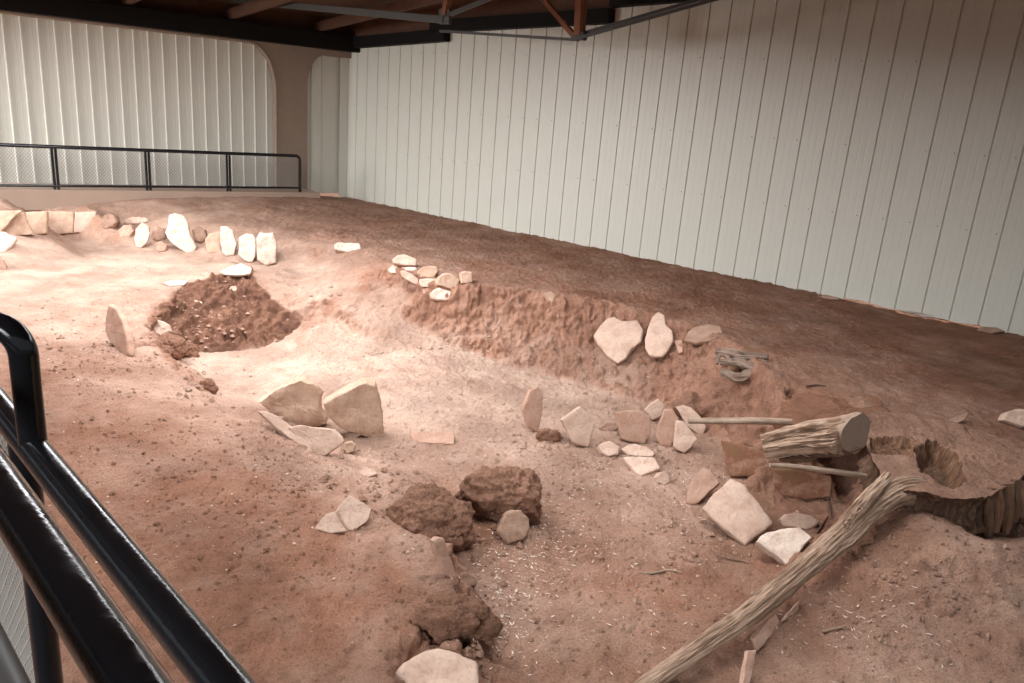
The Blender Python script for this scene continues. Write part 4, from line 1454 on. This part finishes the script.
# sticks
st1 = log_mesh('stick', [P_(688, 421, -.10), P_(720, 421, -.08), P_(760, 421, -.04), P_(792, 422, .0)], [.026, .028, .030, .028], 20, 40, 31, M['wood_grey'], None, .12)
tag(st1, 'pale straight stick bridging from the slabs to the sawn log', 'stick')
st2 = log_mesh('stick', [P_(770, 465, -.14), P_(800, 467, -.15), P_(830, 471, -.16), P_(866, 476, -.18)], [.018, .02, .022, .022], 16, 36, 32, M['wood_grey'], None, .12)
tag(st2, 'thin dusty stick below the sawn log across the hollow', 'stick')
for lab, pp, r, m in (
        ('thin twig lying on the lower chamber floor left of the root', [(638, 573), (652, 574), (668, 571), (682, 573)], .009, 'wood_grey'),
        ('bent dark twig on the floor between large slab and root', [(716, 556), (730, 560), (742, 562), (754, 566)], .005, 'wood_dark'),
        ('short pale wood sliver lying on the slope right of the root', [(822, 633), (834, 630), (846, 627)], .010, 'wood'),
        ('thin root fibre on the rim above the rugged bank', [(778, 393), (788, 402), (798, 411)], .006, 'wood_grey'),
        ('dark thin chip of wood on the right rim', [(806, 387), (816, 386), (826, 387)], .010, 'wood_dark'),
        ('tiny bark sliver on the chamber floor near its centre', [(365, 354), (374, 356), (384, 353)], .016, 'dusty'),
        ('thin white rootlet crossing the bank below the notched slab', [(677, 362), (690, 365), (702, 373)], .005, 'wood_grey'),
        ('dark leaning branch propped in the hollow beside the oval stone', [(806, 548), (818, 532), (828, 517)], .010, 'wood_dark'),
        ('thin dark prop stick standing inside the hollow', [(829, 500), (830, 510), (831, 520)], .012, 'wood_dark')):
    path = [hit(*q) + UP * (r * 0.8) for q in pp]
    o = log_mesh('twig', path, [r * .8] + [r] * (len(path) - 2) + [r * .5], 10, 18, len(lab), M['wood_grey'] if m == 'dusty' else M[m], None, .15)
    tag(o, lab, 'twig')
TH_ = (620, 480, 2.535)
slab('upright wood splinter standing in the dirt right of the root', [(338, 402), (366, 370), (396, 338), (406, 358), (384, 392), (350, 434)], (345, 432), 30, 30, .04, 'pink', 'wood splinter', name='wood_splinter', T=TH_, lift=.02)
slab('lower wood splinter at the bottom edge below the upright one', [(308, 540), (318, 470), (326, 432), (346, 430), (336, 480), (326, 540)], (316, 540), 30, 40, .04, 'pink', 'wood splinter', name='wood_splinter', T=TH_, lift=.02)
slab('small wood splinter leaning highest beside the root', [(412, 358), (432, 332), (456, 308), (452, 330), (436, 348)], (418, 356), 30, 40, .03, 'pink', 'wood splinter', name='wood_splinter', T=TH_, lift=.02)

# twisted rope-like bundle in the bank
rb_ = empty('twisted_root_bundle', hit(742, 372), 'grey rope-like bundle of twisted roots in the bank crest', 'root bundle')
for i, (pp, r) in enumerate((([(716, 352), (728, 353), (744, 356), (768, 357)], .040), ([(720, 362), (736, 362), (752, 366), (768, 363)], .038), ([(722, 372), (740, 378), (754, 372), (766, 370)], .045), ([(726, 366), (729, 358), (720, 354), (717, 364)], .022))):
    path = []
    for q in pp:
        p = hit(742, 372)
        path.append(on_plane(q[0], q[1], p + Vector((-0.05, -0.05, 0.10)), normal(-35, 45)))
    log_mesh('strand', path, [r * .9, r * 1.15, r * 1.2, r * .8], 28, 60, 40 + i, M['dusty_root'], rb_, .38)


# ------------------------------------------------------------------ crumbs and flecks nobody could count
def scatter(name, label, cat, n, region, rmin, rmax, m, seed, flat_=0.7, fleck=False):
    rs = np.random.RandomState(seed)
    vs, fs, tn_ = [], [], []
    base = [(1, 0, 0), (-1, 0, 0), (0, 1, 0), (0, -1, 0), (0, 0, 1), (0, 0, -1)]
    tri = [(0, 2, 4), (2, 1, 4), (1, 3, 4), (3, 0, 4), (2, 0, 5), (1, 2, 5), (3, 1, 5), (0, 3, 5)]
    cnt = 0
    while cnt < n:
        r = region[rs.randint(len(region))]
        cx, cy, sx, sy = r
        px, py = cx + sx * rs.normal(), cy + sy * rs.normal()
        if not (-40 < px < 1060 and 215 < py < 720):
            continue
        p = hit(px, py)
        if not (GX[0] < p.x < GX[-1] and GY[0] < p.y < GY[-1]):
            continue
        z = ground(p.x, p.y, ZF)
        s = rmin + (rmax - rmin) * rs.rand() ** 3
        q = np.array(base, float) * (0.7 + 0.6 * rs.rand(6, 1))
        if fleck:
            q = q * np.array([1.0, 0.22, 0.10])
        else:
            q = q * np.array([1, 0.6 + 0.5 * rs.rand(), flat_])
        a = rs.rand() * 6.28
        ca, sa = math.cos(a), math.sin(a)
        q = np.stack([q[:, 0] * ca - q[:, 1] * sa, q[:, 0] * sa + q[:, 1] * ca, q[:, 2]], 1) * s + np.array([p.x, p.y, z + s * 0.25])
        k = len(vs)
        tn_ += [ground(p.x, p.y, TB)] * 6
        vs += [tuple(v) for v in q]
        fs += [(f[0] + k, f[1] + k, f[2] + k) for f in tri]
        cnt += 1
    o = mesh_from(name, vs, fs, m)
    at = o.data.attributes.new('tone', 'FLOAT', 'POINT')
    at.data.foreach_set('value', np.array(tn_, np.float32))
    o.parent = floor_o
    o['kind'] = 'stuff'
    o['label'] = label
    return o


scatter('soil_crumbs', 'small soil crumbs strewn over the dirt', 'soil crumbs', 8000,
        [(180, 460, 120, 60), (330, 520, 80, 60), (600, 560, 90, 80), (110, 330, 60, 40), (900, 560, 90, 60), (440, 440, 130, 40), (620, 450, 60, 25), (780, 350, 150, 40), (560, 340, 110, 40)],
        .004, .024, M['soil'], 3)
scatter('edge_rubble', 'crumbled lumps of earth along the worn edges', 'rubble', 420,
        [(200, 385, 14, 14), (320, 470, 45, 12), (400, 490, 30, 14), (470, 610, 14, 22), (520, 530, 30, 14), (330, 300, 30, 14), (120, 350, 40, 14), (540, 442, 16, 6), (600, 396, 60, 8), (450, 345, 40, 8)],
        .012, .05, M['soil'], 9)
scatter('mound_grit', 'small stones and dark crumbs bedded in the earth mound', 'grit', 160,
        [(225, 315, 32, 14), (200, 335, 25, 10), (180, 340, 14, 10)], .012, .045, M['dusty'], 12)
scatter('chamber_crumbs', 'coarse crumbs on the lower chamber floor', 'crumbs', 520,
        [(600, 560, 80, 60), (520, 535, 26, 12), (700, 530, 40, 25), (480, 640, 14, 26), (900, 600, 80, 50)], .008, .034, M['dusty'], 13)
scatter('pale_gravel', 'small pale stone grit among the dirt', 'grit', 900,
        [(180, 480, 120, 70), (600, 500, 100, 80), (90, 330, 60, 30), (360, 460, 60, 30)], .004, .018, M['stone'], 5)
scatter('straw_flecks', 'white straw and bark flecks on the lower chamber floor', 'flecks', 2600,
        [(510, 560, 26, 30), (500, 620, 22, 30), (550, 540, 30, 24), (700, 500, 30, 24), (620, 470, 50, 18), (600, 580, 80, 50), (610, 360, 30, 12), (860, 610, 40, 30)], .006, .028, M['white'], 6, fleck=True)
